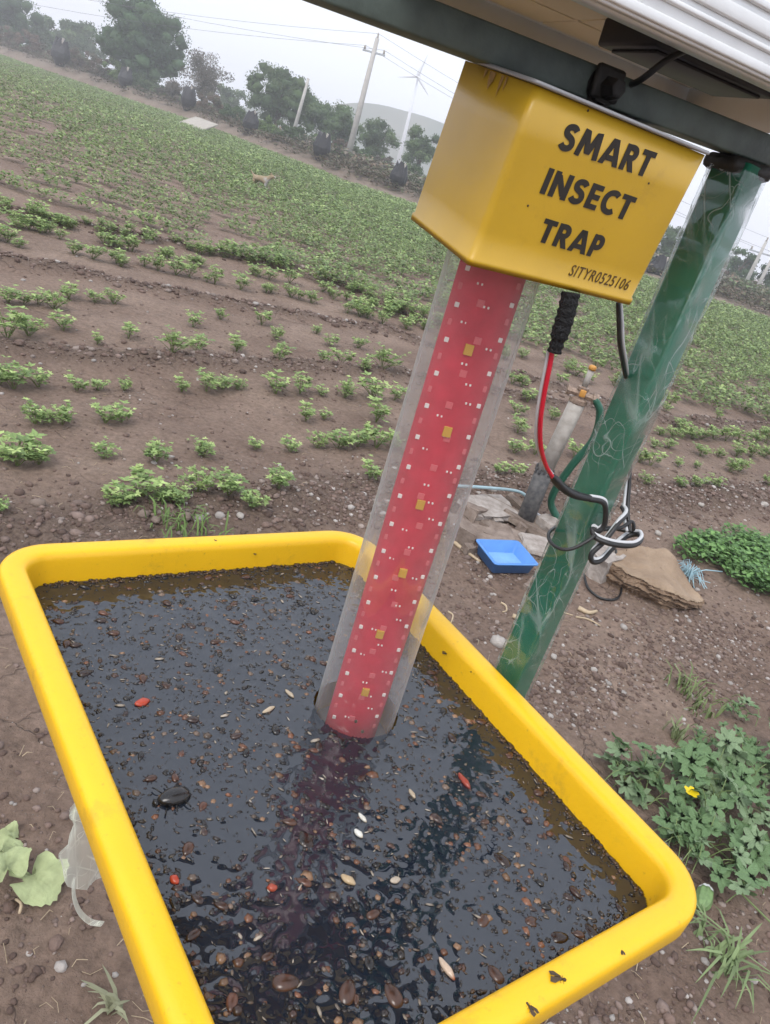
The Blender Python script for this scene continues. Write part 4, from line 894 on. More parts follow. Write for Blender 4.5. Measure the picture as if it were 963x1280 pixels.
for px, py, s, lb in ((48, 632, .026, 'round brown stone lying alone on bare soil left of the front row'), (180, 645, .024, 'brown stone on the berm behind the far tray rim, leftmost'), (195, 652, .02, 'brown stone on the berm behind the far tray rim, second from left'), (232, 648, .024, 'grey stone on the berm beside the grass tuft'), (300, 646, .018, 'white stone on the berm behind the far tray rim'), (320, 690, .02, 'pale stone close behind the far tray rim'), (192, 505, .016, 'small grey stone on bare soil between crop rows'), (955, 632, .03, 'pale stone on the gravel at the right edge'), (876, 632, .022, 'cream stone in the gravel right of the pole'), (822, 668, .022, 'white chip on the gravel behind the big rock'), (622, 805, .03, 'pale flat stone left of the pole foot'), (605, 830, .022, 'brown stone near the tray rim left of the pole foot'), (692, 822, .014, 'white pebble right of the pole foot'), (742, 838, .013, 'white pebble further right of the pole foot')):
    p = gp(px, py); V = ICO2[0]*np.array([1.15, .9, .7])*s*(1+.28*(rng.random((len(ICO2[0]), 1))-.5)); cc_ = (.42, .385, .35) if 'white' in lb or 'pale' in lb or 'cream' in lb else (.22, .17, .14)
    obj('stone', (V@rotz(rng.uniform(0, 6)).T+p+ZU*s*.35, ICO2[1], np.tile(cc_, (len(V), 1))), 'gravel', None, origin=p, label=lb, cat='stone', group='loose stones on the soil')

sv_ = []
for _ in range(420):
    px, py = rng.uniform(0, 963), rng.uniform(430, 1280); p = onz(px, py)
    if not (.3 < p[1] < 7): continue
    a = rng.uniform(0, 6.28); L = rng.uniform(.005, .022); z0 = hz(p[0], p[1])+.004; d_ = np.array([math.cos(a)*L, math.sin(a)*L, 0]); q = np.array([p[0], p[1], z0]); sv_.append(sweep([q-d_, q+np.array([0, 0, rng.uniform(0, .008)])+rng.normal(0, .004, 3), q+d_], rng.uniform(.0006, .0013), 3, cap=False))
V, F = merge(*sv_); o = link('dry_straw', new_mesh('dry_straw', V, F, 'straw')); tag(o, 'bits of dry straw littering the bare soil', 'straw', kind='stuff')

# ------------------------------------------------------------------ groundnut crop
LEAF = np.array([(0, 0, 0), (.45, .27, .07), (.5, 0, -.02), (.45, -.27, .07), (1, 0, -.05)]); LEAFF = [(0, 3, 2), (0, 2, 1), (1, 2, 4), (2, 3, 4)]
def frame_from(d, up=np.array([0, 0, 1.])):
    d = unit(d); s = unit(np.cross(up, d)); return np.array([d, s, np.cross(d, s)])
GREENS = np.array([(.185, .262, .095), (.220, .300, .110), (.295, .375, .145), (.140, .205, .080)])
def groundnut(seed, nst=9, hgt=.20, spread=.14, lod=0):
    r = np.random.default_rng(seed); V = []; F = []; T = []; stems = []; n = 0
    for s in range(nst):
        a = r.uniform(0, 6.28); out = spread*r.uniform(.25, 1.0); h = hgt*r.uniform(.6, 1.05)*(1-.35*out/spread); e = np.array([math.cos(a)*out, math.sin(a)*out, h])
        P = np.array([(0, 0, 0), e*np.array([.45, .45, .55]), e]); stems.append(sweep(crom(P, 3), .0022, 4, cap=False))
        for k in range(r.integers(4, 7)):
            t = .35+.65*k/5; b = crom(P, 5)[min(10, int(t*10))]; la = r.uniform(0, 6.28); pet = np.array([math.cos(la), math.sin(la), .75])*r.uniform(.02, .05); tip = b+pet
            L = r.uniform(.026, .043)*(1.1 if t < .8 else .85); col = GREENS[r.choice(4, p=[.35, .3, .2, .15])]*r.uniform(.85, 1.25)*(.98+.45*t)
            for q in range(4):
                fa = la+(-.5, .5, -1.5, 1.5)[q]; dd = np.array([math.cos(fa), math.sin(fa), r.uniform(-.05, .55)]); A = frame_from(dd)
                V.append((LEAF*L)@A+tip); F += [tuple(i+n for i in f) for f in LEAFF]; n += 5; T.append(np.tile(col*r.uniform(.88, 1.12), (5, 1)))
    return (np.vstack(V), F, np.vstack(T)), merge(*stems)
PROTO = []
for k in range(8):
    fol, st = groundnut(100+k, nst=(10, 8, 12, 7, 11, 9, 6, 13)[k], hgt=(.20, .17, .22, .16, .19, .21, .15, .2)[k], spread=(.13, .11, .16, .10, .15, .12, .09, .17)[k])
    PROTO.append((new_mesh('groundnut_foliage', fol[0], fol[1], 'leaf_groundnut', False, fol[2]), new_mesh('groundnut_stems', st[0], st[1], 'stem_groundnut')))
NEAR = []   # px, py, width px, label
def rowl(lst, lb): NEAR.extend([(x, y, w_, lb) for x, y, w_ in lst])
rowl([(140, 632, 30), (156, 630, 45), (179, 620, 55), (200, 626, 35), (218, 632, 50), (247, 615, 50), (286, 619, 48), (317, 635, 40), (349, 611, 42)], 'leafy groundnut plant in the front row behind the tray')
rowl([(21, 582, 62), (49, 580, 45), (5, 576, 40), (130, 573, 34), (195, 577, 50), (254, 570, 40), (320, 562, 20), (364, 565, 28), (397, 560, 32), (423, 560, 40), (447, 558, 36), (470, 560, 42), (462, 599, 34), (490, 560, 30)], 'leafy groundnut plant in the second row from the tray')
rowl([(44, 530, 46), (78, 530, 42), (60, 526, 25), (132, 529, 36), (152, 528, 34), (382, 526, 32), (470, 528, 40), (404, 524, 14), (0, 640, 26)], 'leafy groundnut plant in the sparse third row from the tray')
rowl([(18, 486, 50), (49, 484, 36), (0, 480, 30), (96, 488, 30), (124, 488, 26), (156, 488, 26), (227, 490, 26), (258, 489, 36), (278, 487, 30), (297, 487, 26), (345, 492, 36), (375, 492, 36), (402, 495, 20), (431, 497, 38), (466, 500, 42), (493, 500, 28)], 'leafy groundnut plant in the fourth row from the tray')
rowl([(10, 424, 52), (36, 420, 44), (80, 413, 32), (161, 423, 30), (216, 441, 42), (245, 440, 36), (296, 439, 32), (348, 451, 34), (327, 406, 28), (345, 424, 28), (275, 399, 22), (241, 409, 26), (122, 430, 20), (447, 435, 24), (413, 432, 24), (395, 417, 20), (478, 461, 44), (426, 456, 30), (405, 455, 26), (10, 378, 34), (30, 380, 26), (68, 386, 36), (86, 374, 32), (48, 380, 28), (143, 380, 28), (119, 378, 26), (455, 462, 30)], 'leafy groundnut plant scattered between the two gravel ridges')
rowl([(806, 605, 24), (850, 608, 22), (870, 609, 24), (889, 609, 26), (847, 583, 18), (870, 585, 16), (912, 590, 30), (925, 589, 28), (961, 607, 24), (813, 582, 30), (800, 578, 24), (817, 560, 22), (876, 570, 28), (898, 571, 20), (920, 571, 28), (938, 571, 30), (955, 571, 30), (645, 518, 26), (647, 541, 32), (642, 566, 28), (668, 568, 24), (625, 592, 26), (645, 596, 26), (718, 572, 28), (690, 524, 24), (660, 500, 26), (835, 560, 22)], 'leafy groundnut plant in the thin rows on the right of the light tube')
rowl([(839, 548, 26), (852, 548, 26), (824, 544, 22), (876, 549, 28), (892, 549, 28), (907, 551, 28), (922, 552, 28), (942, 554, 30), (957, 554, 30), (865, 549, 24), (975, 556, 30), (640, 480, 24), (655, 475, 24), (700, 480, 24), (720, 470, 26)], 'groundnut plant in the closed row right of the pole')
def place_plant(x, y, wid, lb, grp='groundnut plants in the crop', detail=True):
    k = rng.integers(8); base_w = (.32, .28, .37, .26, .35, .30, .24, .39)[k]; s = wid/base_w
    o = bpy.data.objects.new('groundnut_plant', None); COL.objects.link(o); o.location = (x, y, hz(x, y)-.008); o.rotation_euler = (0, 0, rng.uniform(0, 6.28)); o.scale = (s, s, min(s*rng.uniform(.9, 1.15), 1.35)); o.empty_display_size = .05
    tag(o, lb, 'crop plant', grp); f = link('foliage', PROTO[k][0], o); st = link('stems', PROTO[k][1], o); return o
placed = []
ORD = ['first', 'second', 'third', 'fourth', 'fifth', 'sixth', 'seventh', 'eighth', 'ninth', 'tenth', 'eleventh', 'twelfth', 'thirteenth', 'fourteenth', 'fifteenth', 'sixteenth']
_byl = {}
for q in NEAR: _byl.setdefault(q[3], []).append(q)
NEAR = []
for lb, qs in _byl.items():
    for i, q in enumerate(sorted(qs)): NEAR.append((q[0], q[1], q[2], lb+((', '+ORD[i]+' from the left') if len(qs) <= 16 else '')))
for px, py, wpx, lb in NEAR:
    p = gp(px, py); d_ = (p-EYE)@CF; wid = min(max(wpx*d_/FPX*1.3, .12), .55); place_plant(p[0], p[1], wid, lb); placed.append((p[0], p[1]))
# the closed crop farther out : rows swing from 47 deg (near) to ~15 deg (far)
# rows run between the first ridge and the far edge, in polar form round the viewpoint
_NB = np.array([onz(*p)[:2] for p in ((-130, 228), (0, 268), (200, 306), (395, 352), (500, 400), (560, 424), (650, 462), (720, 500), (800, 536), (880, 546), (963, 548), (1080, 552))])
_NA = np.arctan2(_NB[:, 0], _NB[:, 1]); _NR = np.hypot(_NB[:, 0], _NB[:, 1])
near_r = lambda th: np.interp(th, _NA, _NR)
def crop_rows(nrow=64):
    out = []
    for i in range(nrow):
        lam = (i+.3)/nrow; th = -1.08
        while th < .80:
            e = float(np.interp(th, _EA, _ER))-.4; n0_ = float(near_r(th)); r = n0_+(e-n0_)*lam+.10*float(vnoise(th*9, lam*40, 1, 3))
            if r < e and rng.random() < (.78 if r < 11 else .84 if r < 15 else .92) and not (float(vnoise(th*7, r*.5, 1, 9)) < -.37 and rng.random() < .75): q = r+rng.normal(0, .05); out.append((q*math.sin(th), q*math.cos(th)))
            th += rng.uniform(.75, 1.3)*(.27 if r < 18 else .38)/r
    return np.array(out)
def beyond(P_, x, y): return y > np.interp(x, P_[:, 0], P_[:, 1])
rowpts = crop_rows(); rad_p = np.hypot(rowpts[:, 0], rowpts[:, 1]); far2 = rowpts[rad_p >= 17]; keep = [tuple(p) for p in rowpts[rad_p < 17]]
_t = np.linspace(0, 1, 260)                                   # two thinner rows between the two upper ridges
for lam in (.3, .62, .9):
    for th in np.linspace(-.8, .02, 150):
        pr = [np.hypot(R_[0][:, 0], R_[0][:, 1]) for R_ in RP[:2]]; pa = [np.arctan2(R_[0][:, 0], R_[0][:, 1]) for R_ in RP[:2]]
        r1_, r2_ = float(np.interp(th, pa[0], pr[0])), float(np.interp(th, pa[1], pr[1])); r = r2_+(r1_-r2_)*lam+rng.normal(0, .07)
        if rng.random() < .20+.25*lam: keep.append((r*math.sin(th), r*math.cos(th)))
keep = sorted(keep, key=lambda p: math.hypot(*p))
n_ind = 300-len(NEAR)
for x, y in keep[:n_ind]: place_plant(x, y, rng.uniform(.18, .31), 'leafy groundnut plant at the near side of the closed crop, '+('left of' if x/y < -.12 else 'behind' if x/y < .16 else 'right of')+(' the light tube' if x/y < .16 else ' the green pole'))
def lod_plants(P, nleaf, size, hgt, spread):
    n = len(P); N = n*nleaf; base = np.repeat(P, nleaf, axis=0); rad_ = spread*np.sqrt(rng.random(N)); a = rng.uniform(0, 6.28, N)
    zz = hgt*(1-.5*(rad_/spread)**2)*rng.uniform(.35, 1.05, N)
    c = np.column_stack([base[:, 0]+rad_*np.cos(a), base[:, 1]+rad_*np.sin(a), base[:, 2]+zz])
    d = np.column_stack([np.cos(a+rng.normal(0, 1, N)), np.sin(a+rng.normal(0, 1, N)), rng.uniform(-.2, .6, N)]); d /= np.linalg.norm(d, axis=1)[:, None]
    s = np.cross(np.tile([0, 0, 1.], (N, 1)), d); s /= np.linalg.norm(s, axis=1)[:, None]+1e-9; u_ = np.cross(d, s)
    L = size*rng.uniform(.7, 1.3, N)[:, None]
    V = np.stack([c-d*L*.5, c+s*L*.34+u_*L*.1, c+d*L*.5, c-s*L*.34+u_*L*.1], 1)
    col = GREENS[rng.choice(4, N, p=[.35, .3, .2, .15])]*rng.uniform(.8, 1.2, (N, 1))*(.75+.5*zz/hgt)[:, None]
    pl = np.repeat(rng.uniform(.82, 1.15, n), nleaf)[:, None]
    F = np.arange(4*N).reshape(-1, 4); return V.reshape(-1, 3), F, np.repeat(col*pl, 4, axis=0)
rest = np.array(keep[n_ind:])
def withz(P): return np.column_stack([P, hfun(P[:, 0], P[:, 1])])
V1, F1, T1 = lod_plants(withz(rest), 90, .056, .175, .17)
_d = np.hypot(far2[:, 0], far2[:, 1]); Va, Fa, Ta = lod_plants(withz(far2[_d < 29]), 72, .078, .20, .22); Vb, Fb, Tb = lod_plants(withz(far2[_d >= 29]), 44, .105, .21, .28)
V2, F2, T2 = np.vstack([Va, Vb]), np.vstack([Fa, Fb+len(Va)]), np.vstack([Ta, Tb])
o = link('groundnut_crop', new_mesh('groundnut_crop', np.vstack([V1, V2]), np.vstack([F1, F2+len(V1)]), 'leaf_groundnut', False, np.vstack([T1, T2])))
tag(o, 'closed green groundnut crop covering the field behind', 'crop', kind='stuff')
print('crop', len(keep), len(far2), 'tris', len(F1)*2+len(F2)*2)

# ------------------------------------------------------------------ weeds near the tray
def melon_leaf(seed, L=1.0, lobes=5, soft=0.0):
    r = np.random.default_rng(seed); n = 44; out = []
    for k in range(n):
        a = -math.pi+2*math.pi*k/n; lob = .46+.40*soft+(.54-.40*soft)*abs(math.cos(a*lobes/2))**.9; lob *= 1+(.10-.06*soft)*math.sin(a*21+seed); lob *= 1-.55*math.exp(-((abs(a)-math.pi)/.28)**2)
        out.append((.5*lob*math.cos(a)+.34, .52*lob*math.sin(a), .05*math.sin(a*5+seed)+.10*abs(math.sin(a))*lob-.06*math.cos(a)*lob))
    out = np.array(out); inner = out*.5+np.array([.17, 0, -.02]); inner[:, 2] = .03*np.abs(inner[:, 1]); c = np.array([[.34*.5, 0, 0]])
    V = np.vstack([c, inner, out])*L; F = [(0, 1+k, 1+(k+1) % n) for k in range(n)]+[(1+k, 1+n+k, 1+n+(k+1) % n, 1+(k+1) % n) for k in range(n)]
    return V, F
MLEAF = [new_mesh('melon_leaf', *melon_leaf(k, 1.0, (5, 5, 7)[k % 3]), ('leaf_melon', 'leaf_melon', 'leaf_melon_pale')[k % 3]) for k in range(6)]
def vine(name, label, areas, lsize, hgt, group=None, runners=()):
    pc = gp(areas[0][0], areas[0][1]); root = empty(name, (pc[0], pc[1], hz(pc[0], pc[1])), label, 'weed', group); stems = []
    for (cx, cy, rx, ry, n) in areas:
        for _ in range(n):
            a = rng.uniform(0, 6.28); q = math.sqrt(rng.random()); px, py = cx+rx*q*math.cos(a), cy+ry*q*math.sin(a); g0 = gp(px, py); h = hgt*(1-.6*q*q)*rng.uniform(.35, 1.1)+.015
            tip = g0+ZU*h; sdir = np.array([rng.normal(), rng.normal(), 0]); b = tip-unit(sdir)*.05-ZU*h*.8; stems.append(sweep(crom([b, (b+tip)/2+ZU*.02, tip], 2), .0016, 4, cap=False))
            o = link('leaf', MLEAF[rng.integers(6)], root); o.location = tuple(tip-ORG[root]); o.scale = (lsize*rng.uniform(.65, 1.25),)*3
            o.rotation_euler = (rng.normal(0, .35), rng.normal(0.15, .35), math.atan2(sdir[1], sdir[0])+rng.normal(0, .5))
    for rn in runners:
        stems.append(sweep(crom([gp(*p)+ZU*.02 for p in rn], 5), .0028, 5, cap=False))
    obj('stems', merge(*stems), 'stem_melon', root, kind='stuff'); return root
vm = vine('melon_vine', 'spreading lobed-leaf vine with one yellow flower beside the near right corner of the tray', [(880, 1030, 70, 58, 50), (900, 985, 65, 32, 24), (840, 985, 45, 32, 18), (915, 1095, 32, 36, 14), (785, 975, 28, 25, 9), (765, 955, 10, 14, 4)], .085, .13, None, [((765, 945), (800, 990), (860, 1040), (920, 1090)), ((900, 1100), (930, 1130), (960, 1160))])
vine('melon_vine', 'lobed-leaf vine cut off by the right edge of the photo', [(955, 965, 25, 28, 12), (958, 1075, 14, 35, 8), (985, 1010, 25, 60, 14)], .09, .12)
vine('low_weed', 'small pale low weed on bare soil above the flowering vine', [(895, 935, 45, 22, 16), (910, 890, 22, 10, 8)], .05, .05)
vine('low_weed', 'thin low weed right of the pole beside bare soil', [(950, 905, 25, 14, 8)], .045, .05)
fl = gp(843, 1024)+ZU*.115; fd = ORG[vm]
pet = []
for k in range(5):
    a = 2*math.pi*k/5; e = np.array([math.cos(a), math.sin(a), .25]); s_ = np.array([-math.sin(a), math.cos(a), 0]); pet.append((np.array([fl, fl+e*.012+s_*.010, fl+e*.023+s_*.005, fl+e*.023-s_*.005, fl+e*.012-s_*.010]), [(0, 1, 2, 3, 4)]))
obj('flower', merge(*pet), 'petal_yellow', vm, smooth=False)
# feathery weed patch at the right
def leafy_patch(name, label, areas, per, size, hgt):
    p0 = gp(areas[0][0], areas[0][1]); root = empty(name, p0, label, 'weed'); PP = []
    for cx, cy, rx, ry, n in areas:
        for _ in range(n):
            a = rng.uniform(0, 6.28); q = math.sqrt(rng.random()); PP.append(gp(cx+rx*q*math.cos(a), cy+ry*q*math.sin(a)))
    PP = np.array(PP); V, F, T = lod_plants(PP, per, size, hgt, .085); T = T*np.array([.58, .80, .66]); me = new_mesh('foliage', V-ORG[root], F, 'leaf_groundnut', False, T); link('foliage', me, root)
    obj('stems', merge(*[sweep([p, p+ZU*hgt*.6+np.array([rng.normal(0, .03), rng.normal(0, .03), 0])], .002, 4, cap=False) for p in PP[::2]]), 'stem_melon', root, kind='stuff')
leafy_patch('weed_patch', 'dense bright green weed patch at the right edge behind the layered rock', [(925, 690, 45, 18, 48), (945, 715, 35, 22, 48), (965, 735, 25, 15, 28), (875, 692, 28, 12, 18)], 34, .036, .11)
# grass tufts
def tuft(px, py, n, L, col, label, spread=.03, lean=.5, dirn=None):
    p = gp(px, py); Vs = []; Fs = []; Ts = []; m = 0
    for _ in range(n):
        a = rng.uniform(0, 6.28) if dirn is None else rng.normal(dirn, .9); l_ = L*rng.uniform(.5, 1.1); b = p+np.array([rng.normal(0, spread), rng.normal(0, spread), 0]); d = np.array([math.cos(a), math.sin(a), 0]); s_ = np.array([-d[1], d[0], 0])*.0035*rng.uniform(.7, 1.4)
        le = lean*rng.uniform(.5, 1.5); pts_ = [b, b+d*l_*.35*le+ZU*l_*.5, b+d*l_*.9*le+ZU*l_*.62*(1.2-le*.5), b+d*l_*1.25*le+ZU*l_*.45*(1.1-le*.5)]
        for i, (q, w_) in enumerate(zip(pts_, (1, .9, .6, .1))): Vs += [q-s_*w_, q+s_*w_]
        for i in range(3): Fs.append((m+2*i, m+2*i+1, m+2*i+3, m+2*i+2))
        m += 8; Ts.append(np.tile(np.array(col)*rng.uniform(.75, 1.25), (8, 1)))
    t = empty('grass_tuft', p, label, 'grass tuft', 'grass tufts on the bare soil'); obj('blades', (np.array(Vs), Fs, np.vstack(Ts)), 'grass_blade', t, kind='stuff')
GRN = (.15, .235, .07)
tuft(235, 662, 60, .12, GRN, 'green grass tuft on the berm right behind the far tray rim', .07)
tuft(855, 862, 34, .13, (.17, .22, .09), 'grass tuft on bare soil right of the pole foot', .04)
tuft(875, 890, 20, .09, (.17, .22, .09), 'smaller grass tuft on bare soil below the other right of the pole', .03)
tuft(845, 925, 26, .10, (.20, .24, .12), 'wispy pale grass tuft above the flowering vine', .02, .3)
tuft(905, 1208, 40, .115, (.21, .28, .13), 'splayed grass tuft at the lower right below the tray corner', .02, .9)
tuft(875, 1170, 12, .10, (.21, .28, .13), 'few grass blades close to the rounded tray corner', .012, .8)
tuft(145, 1262, 11, .06, (.33, .34, .22), 'dry pale grass sprig on bare soil at the lower left', .008, .9)
tuft(590, 858, 6, .05, (.22, .25, .12), 'tiny grass sprig by the tray rim near the pole', .01)
# small striped gourd
gpz = gp(876, 1128); ga = unit(gp(868, 1150)-gp(880, 1108)); ga[2] = 0; ga = unit(ga)
gd = empty('small_gourd', gpz, 'small ridged green gourd with a white tip beside the tray corner', 'gourd')
rings = []
sd_ = np.cross(ZU, ga)
for t in np.linspace(-1, 1, 13):
    rad_ = .021*math.sqrt(max(.02, 1-abs(t)**2.6)); rings.append(np.array([gpz+ZU*.021+ga*t*.048+rad_*(1+.09*math.cos(8*a))*(math.cos(a)*sd_+math.sin(a)*ZU) for a in np.linspace(0, 2*math.pi, 32, endpoint=False)]))
obj('rind', loft(rings[3:], cap0=True, cap1=True), 'gourd_green', gd); obj('white_tip', loft([r_*1.0 for r_ in rings[:4]], cap0=True), 'gourd_white', gd)
# fallen leaves at the left
def fallen(px, py, size, yaw, label, seed, hole=False, z=.012):
    V, F = melon_leaf(seed, size, 5, 1.0); V[:, 2] *= 1.6
    if hole: F = [f for k, f in enumerate(F) if k not in (50, 51, 52)]
    p = gp(px, py); V = V-np.array([.34*size*.5, 0, 0]); V[:, 2] += .012*np.sin(V[:, 0]*60*.1/size)*1.0
    obj('fallen_leaf', ((V@rotz(yaw).T)+p+ZU*z, F), 'leaf_fallen', None, origin=p, label=label, cat='leaf', group='fallen leaves by the tray')
fallen(40, 1104, .112, -.6, 'largest pale green fallen leaf with a hole, by the left side of the tray', 2, True, .03)
fallen(8, 1108, .088, 2.2, 'yellowish fallen leaf at the left photo edge beneath the largest leaf', 4, False, .05)
fallen(2, 1070, .07, 1.0, 'small pale fallen leaf at the left photo edge', 1)
fallen(8, 1046, .04, .3, 'tiny green fallen leaf above the largest leaf', 3)
tpz = [gp(20, 1128)+ZU*.01, gp(26, 1138)+ZU*.02, gp(24, 1146)+ZU*.01]; obj('leaf_stalk', sweep(crom(tpz, 4), .003, 5), 'straw', None, origin=tpz[0], label='short dry stalk by the fallen leaves at the left', cat='twig')

# ------------------------------------------------------------------ far side of the field
def tree(name, label, px, py, wpx, hpx, dist, cols, ncl=46, leaf=.34, per=70, group=None, cat='tree', trunk=True, flat=1.0, seed=0, sparse=1.0):
    """crown centre pixel + size in pixels at a distance"""
    r = np.random.default_rng(seed); q0 = ray(px, py); dist = max(dist, float(edge_r(q0[0], q0[1]))+(7 if cat == 'bush' else 11)); c = atdist(px, py, dist); depth = (c-EYE)@CF; wd, hg = wpx*depth/FPX/2, hpx*depth/FPX/2
    gz = hz(c[0], c[1]); base = np.array([c[0], c[1], gz]); root = empty(name, base, label, cat, group); c[2] = max(c[2], gz+hg*.75)
    cen = []
    for _ in range(ncl):
        d = r.normal(size=3); d /= np.linalg.norm(d); q = r.random()**.45; p = c+d*q*np.array([wd, wd*.85, hg])*np.array([1, 1, flat])*r.uniform(.75, 1.06)
        if p[2] < gz+.1: p[2] = gz+.1+r.random()*.3
        cen.append(p)
    cen = np.array(cen); per = int(per*3.0); N = ncl*per; cr_ = np.repeat(cen, per, axis=0); rad_ = min(wd, hg)*.30
    dv_ = r.normal(size=(N, 3)); dv_ /= np.linalg.norm(dv_, axis=1)[:, None]; P = cr_+dv_*rad_*np.array([1, 1, .8])*(r.random((N, 1))**.4*r.choice([.95, 1.0, 1.18], (N, 1))); d = r.normal(size=(N, 3)); d /= np.linalg.norm(d, axis=1)[:, None]; s = np.cross(d, r.normal(size=(N, 3))); s /= np.linalg.norm(s, axis=1)[:, None]
    L = leaf*.55*r.uniform(.5, 1.3, (N, 1)); V = np.stack([P-d*L*.5, P+s*L*.3, P+d*L*.5, P-s*L*.3], 1).reshape(-1, 3)
    cc_ = np.array(cols)[r.integers(len(cols), size=ncl)]*r.uniform(.75, 1.25, (ncl, 1)); T = np.repeat(np.repeat(cc_, per, axis=0)*r.uniform(.8, 1.2, (N, 1)), 4, axis=0)
    tri = np.concatenate([np.arange(4*N).reshape(-1, 4)[:, [0, 1, 2]], np.arange(4*N).reshape(-1, 4)[:, [0, 2, 3]]])
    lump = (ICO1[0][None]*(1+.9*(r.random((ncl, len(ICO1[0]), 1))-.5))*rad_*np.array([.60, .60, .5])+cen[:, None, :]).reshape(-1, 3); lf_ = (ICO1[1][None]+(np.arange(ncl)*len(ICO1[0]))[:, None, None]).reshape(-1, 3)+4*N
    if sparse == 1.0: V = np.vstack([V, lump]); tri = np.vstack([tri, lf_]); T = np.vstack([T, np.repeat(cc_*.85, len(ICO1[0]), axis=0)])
    me = new_mesh('crown', V-base, tri, 'tree_leaf', False, T); link('crown', me, root)
    if trunk:
        tr = .06*wd+.05; top = c+np.array([0, 0, -hg*.1]); parts = [sweep(crom([base-ZU*.3, base+(top-base)*.5+np.array([r.normal(0, .15), 0, 0]), top], 4), np.linspace(tr, tr*.5, 9), 7)]
        for p in cen[::4]: m_ = base+(top-base)*r.uniform(.35, .9); parts.append(sweep(crom([m_, (m_+p)/2+ZU*.1*hg, p], 3), np.linspace(tr*.4, tr*.1, 7), 5))
        obj('trunk', merge(*parts), 'bark', root)
    return root
DKG = [(.060, .120, .048), (.078, .145, .058), (.048, .096, .042)]; MDG = [(.095, .150, .062), (.12, .175, .075), (.072, .12, .052)]; GRB = [(.135, .12, .095), (.105, .10, .078), (.16, .14, .115)]; LGR = [(.13, .20, .06), (.16, .235, .08)]; DRY = [(.17, .125, .09), (.14, .105, .075), (.13, .125, .08)]
tree('round_tree', 'large round dark green tree on the far field edge', 180, 50, 106, 100, 60, DKG, ncl=170, per=60, leaf=.34, seed=1)
tree('edge_tree', 'dark tree cut off by the top left corner of the photo', 2, 12, 88, 92, 62, DKG, ncl=70, per=70, seed=2)
tree('bare_tree', 'grey-brown bushy tree right of the large round tree', 256, 100, 66, 70, 62, GRB, ncl=44, per=64, leaf=.26, seed=3, sparse=.5)
tree('acacia_tree', 'wide flat-topped acacia left of the tall utility pole', 352, 122, 100, 78, 66, MDG, ncl=70, per=64, leaf=.28, seed=4, flat=.8)
tree('acacia_tree', 'lower spreading acacia whose crown meets the tall utility pole', 412, 152, 86, 70, 65, MDG, ncl=56, per=60, leaf=.28, seed=5, flat=.8)
tree('field_tree', 'mid green tree just right of the tall utility pole', 468, 178, 62, 56, 66, MDG, ncl=40, per=60, leaf=.28, seed=6)
tree('field_tree', 'green tree beside the left edge of the yellow box', 528, 188, 50, 62, 62, MDG, ncl=36, per=60, leaf=.28, seed=7)
tree('far_tree', 'hazy tree far behind, between the corner tree and the round tree', 88, 50, 96, 52, 120, MDG, ncl=50, per=60, leaf=.6, seed=8)
tree('far_tree', 'hazy tree far behind, close to the round tree', 45, 46, 70, 48, 115, MDG, ncl=40, per=60, leaf=.6, seed=9)
tree('far_tree', 'hazy grey-green tree seen in the gap before the acacia', 292, 128, 44, 44, 100, MDG, ncl=30, per=60, leaf=.5, seed=10)
tree('field_tree', 'grey-green tree seen between the yellow box and the pole', 836, 306, 46, 48, 60, MDG, ncl=30, per=60, leaf=.3, seed=11)
tree('field_tree', 'dark bushy tree right of the pole top', 925, 335, 56, 40, 66, DKG, ncl=36, per=60, leaf=.3, seed=12)
tree('field_tree', 'dark bushy tree at the right photo edge', 968, 352, 50, 44, 64, DKG, ncl=36, per=60, leaf=.3, seed=13)
for k, (px, py, w_, h_, ds, cl_, lb) in enumerate((
    (150, 88, 34, 30, 54, LGR, 'bright yellow-green shrub in front of the round tree'), (130, 95, 44, 26, 56, DRY, 'dry brown scrub left of the bright green shrub'), (100, 80, 36, 26, 57, DRY, 'dry brown scrub right of the leftmost black bundle'), (40, 62, 44, 26, 56, DRY, 'dry brown scrub below the corner tree'), (12, 62, 34, 26, 56, DRY, 'dry scrub at the left photo edge'),
    (185, 108, 44, 24, 56, MDG, 'low green bush at the foot of the round tree'), (215, 112, 34, 26, 57, GRB, 'low grey bush right of the round tree'), (262, 128, 40, 24, 56, DRY, 'dry brown scrub right of the second hanging bundle'), (290, 140, 34, 24, 56, MDG, 'low green bush before the gap in the trees'), (335, 160, 34, 24, 55, LGR, 'light green bush left of the thin short pole'), (358, 166, 34, 24, 55, MDG, 'green bush at the foot of the thin short pole'), (382, 172, 40, 28, 55, MDG, 'green bush right of the thin short pole'), (425, 186, 26, 26, 56, DRY, 'dry scrub behind the foot of the tall utility pole'), (452, 196, 36, 24, 54, MDG, 'low green bush right of the tall utility pole'), (478, 205, 34, 24, 55, GRB, 'grey scrub left of the bundle near the box'), (512, 214, 34, 22, 53, MDG, 'low green bush below the tree beside the box'), (905, 352, 30, 20, 56, DRY, 'dry scrub right of the pole'), (940, 366, 34, 18, 56, DRY, 'dry scrub behind the two short posts'), (848, 332, 26, 18, 55, MDG, 'low bush between the box and the pole'))):
    tree('scrub_bush', lb, px, py+2, w_*1.15, h_*1.12, ds, cl_, ncl=30, per=52, leaf=.22, group='scrub along the far field edge', cat='bush', trunk=(k % 2 == 0), seed=40+k)
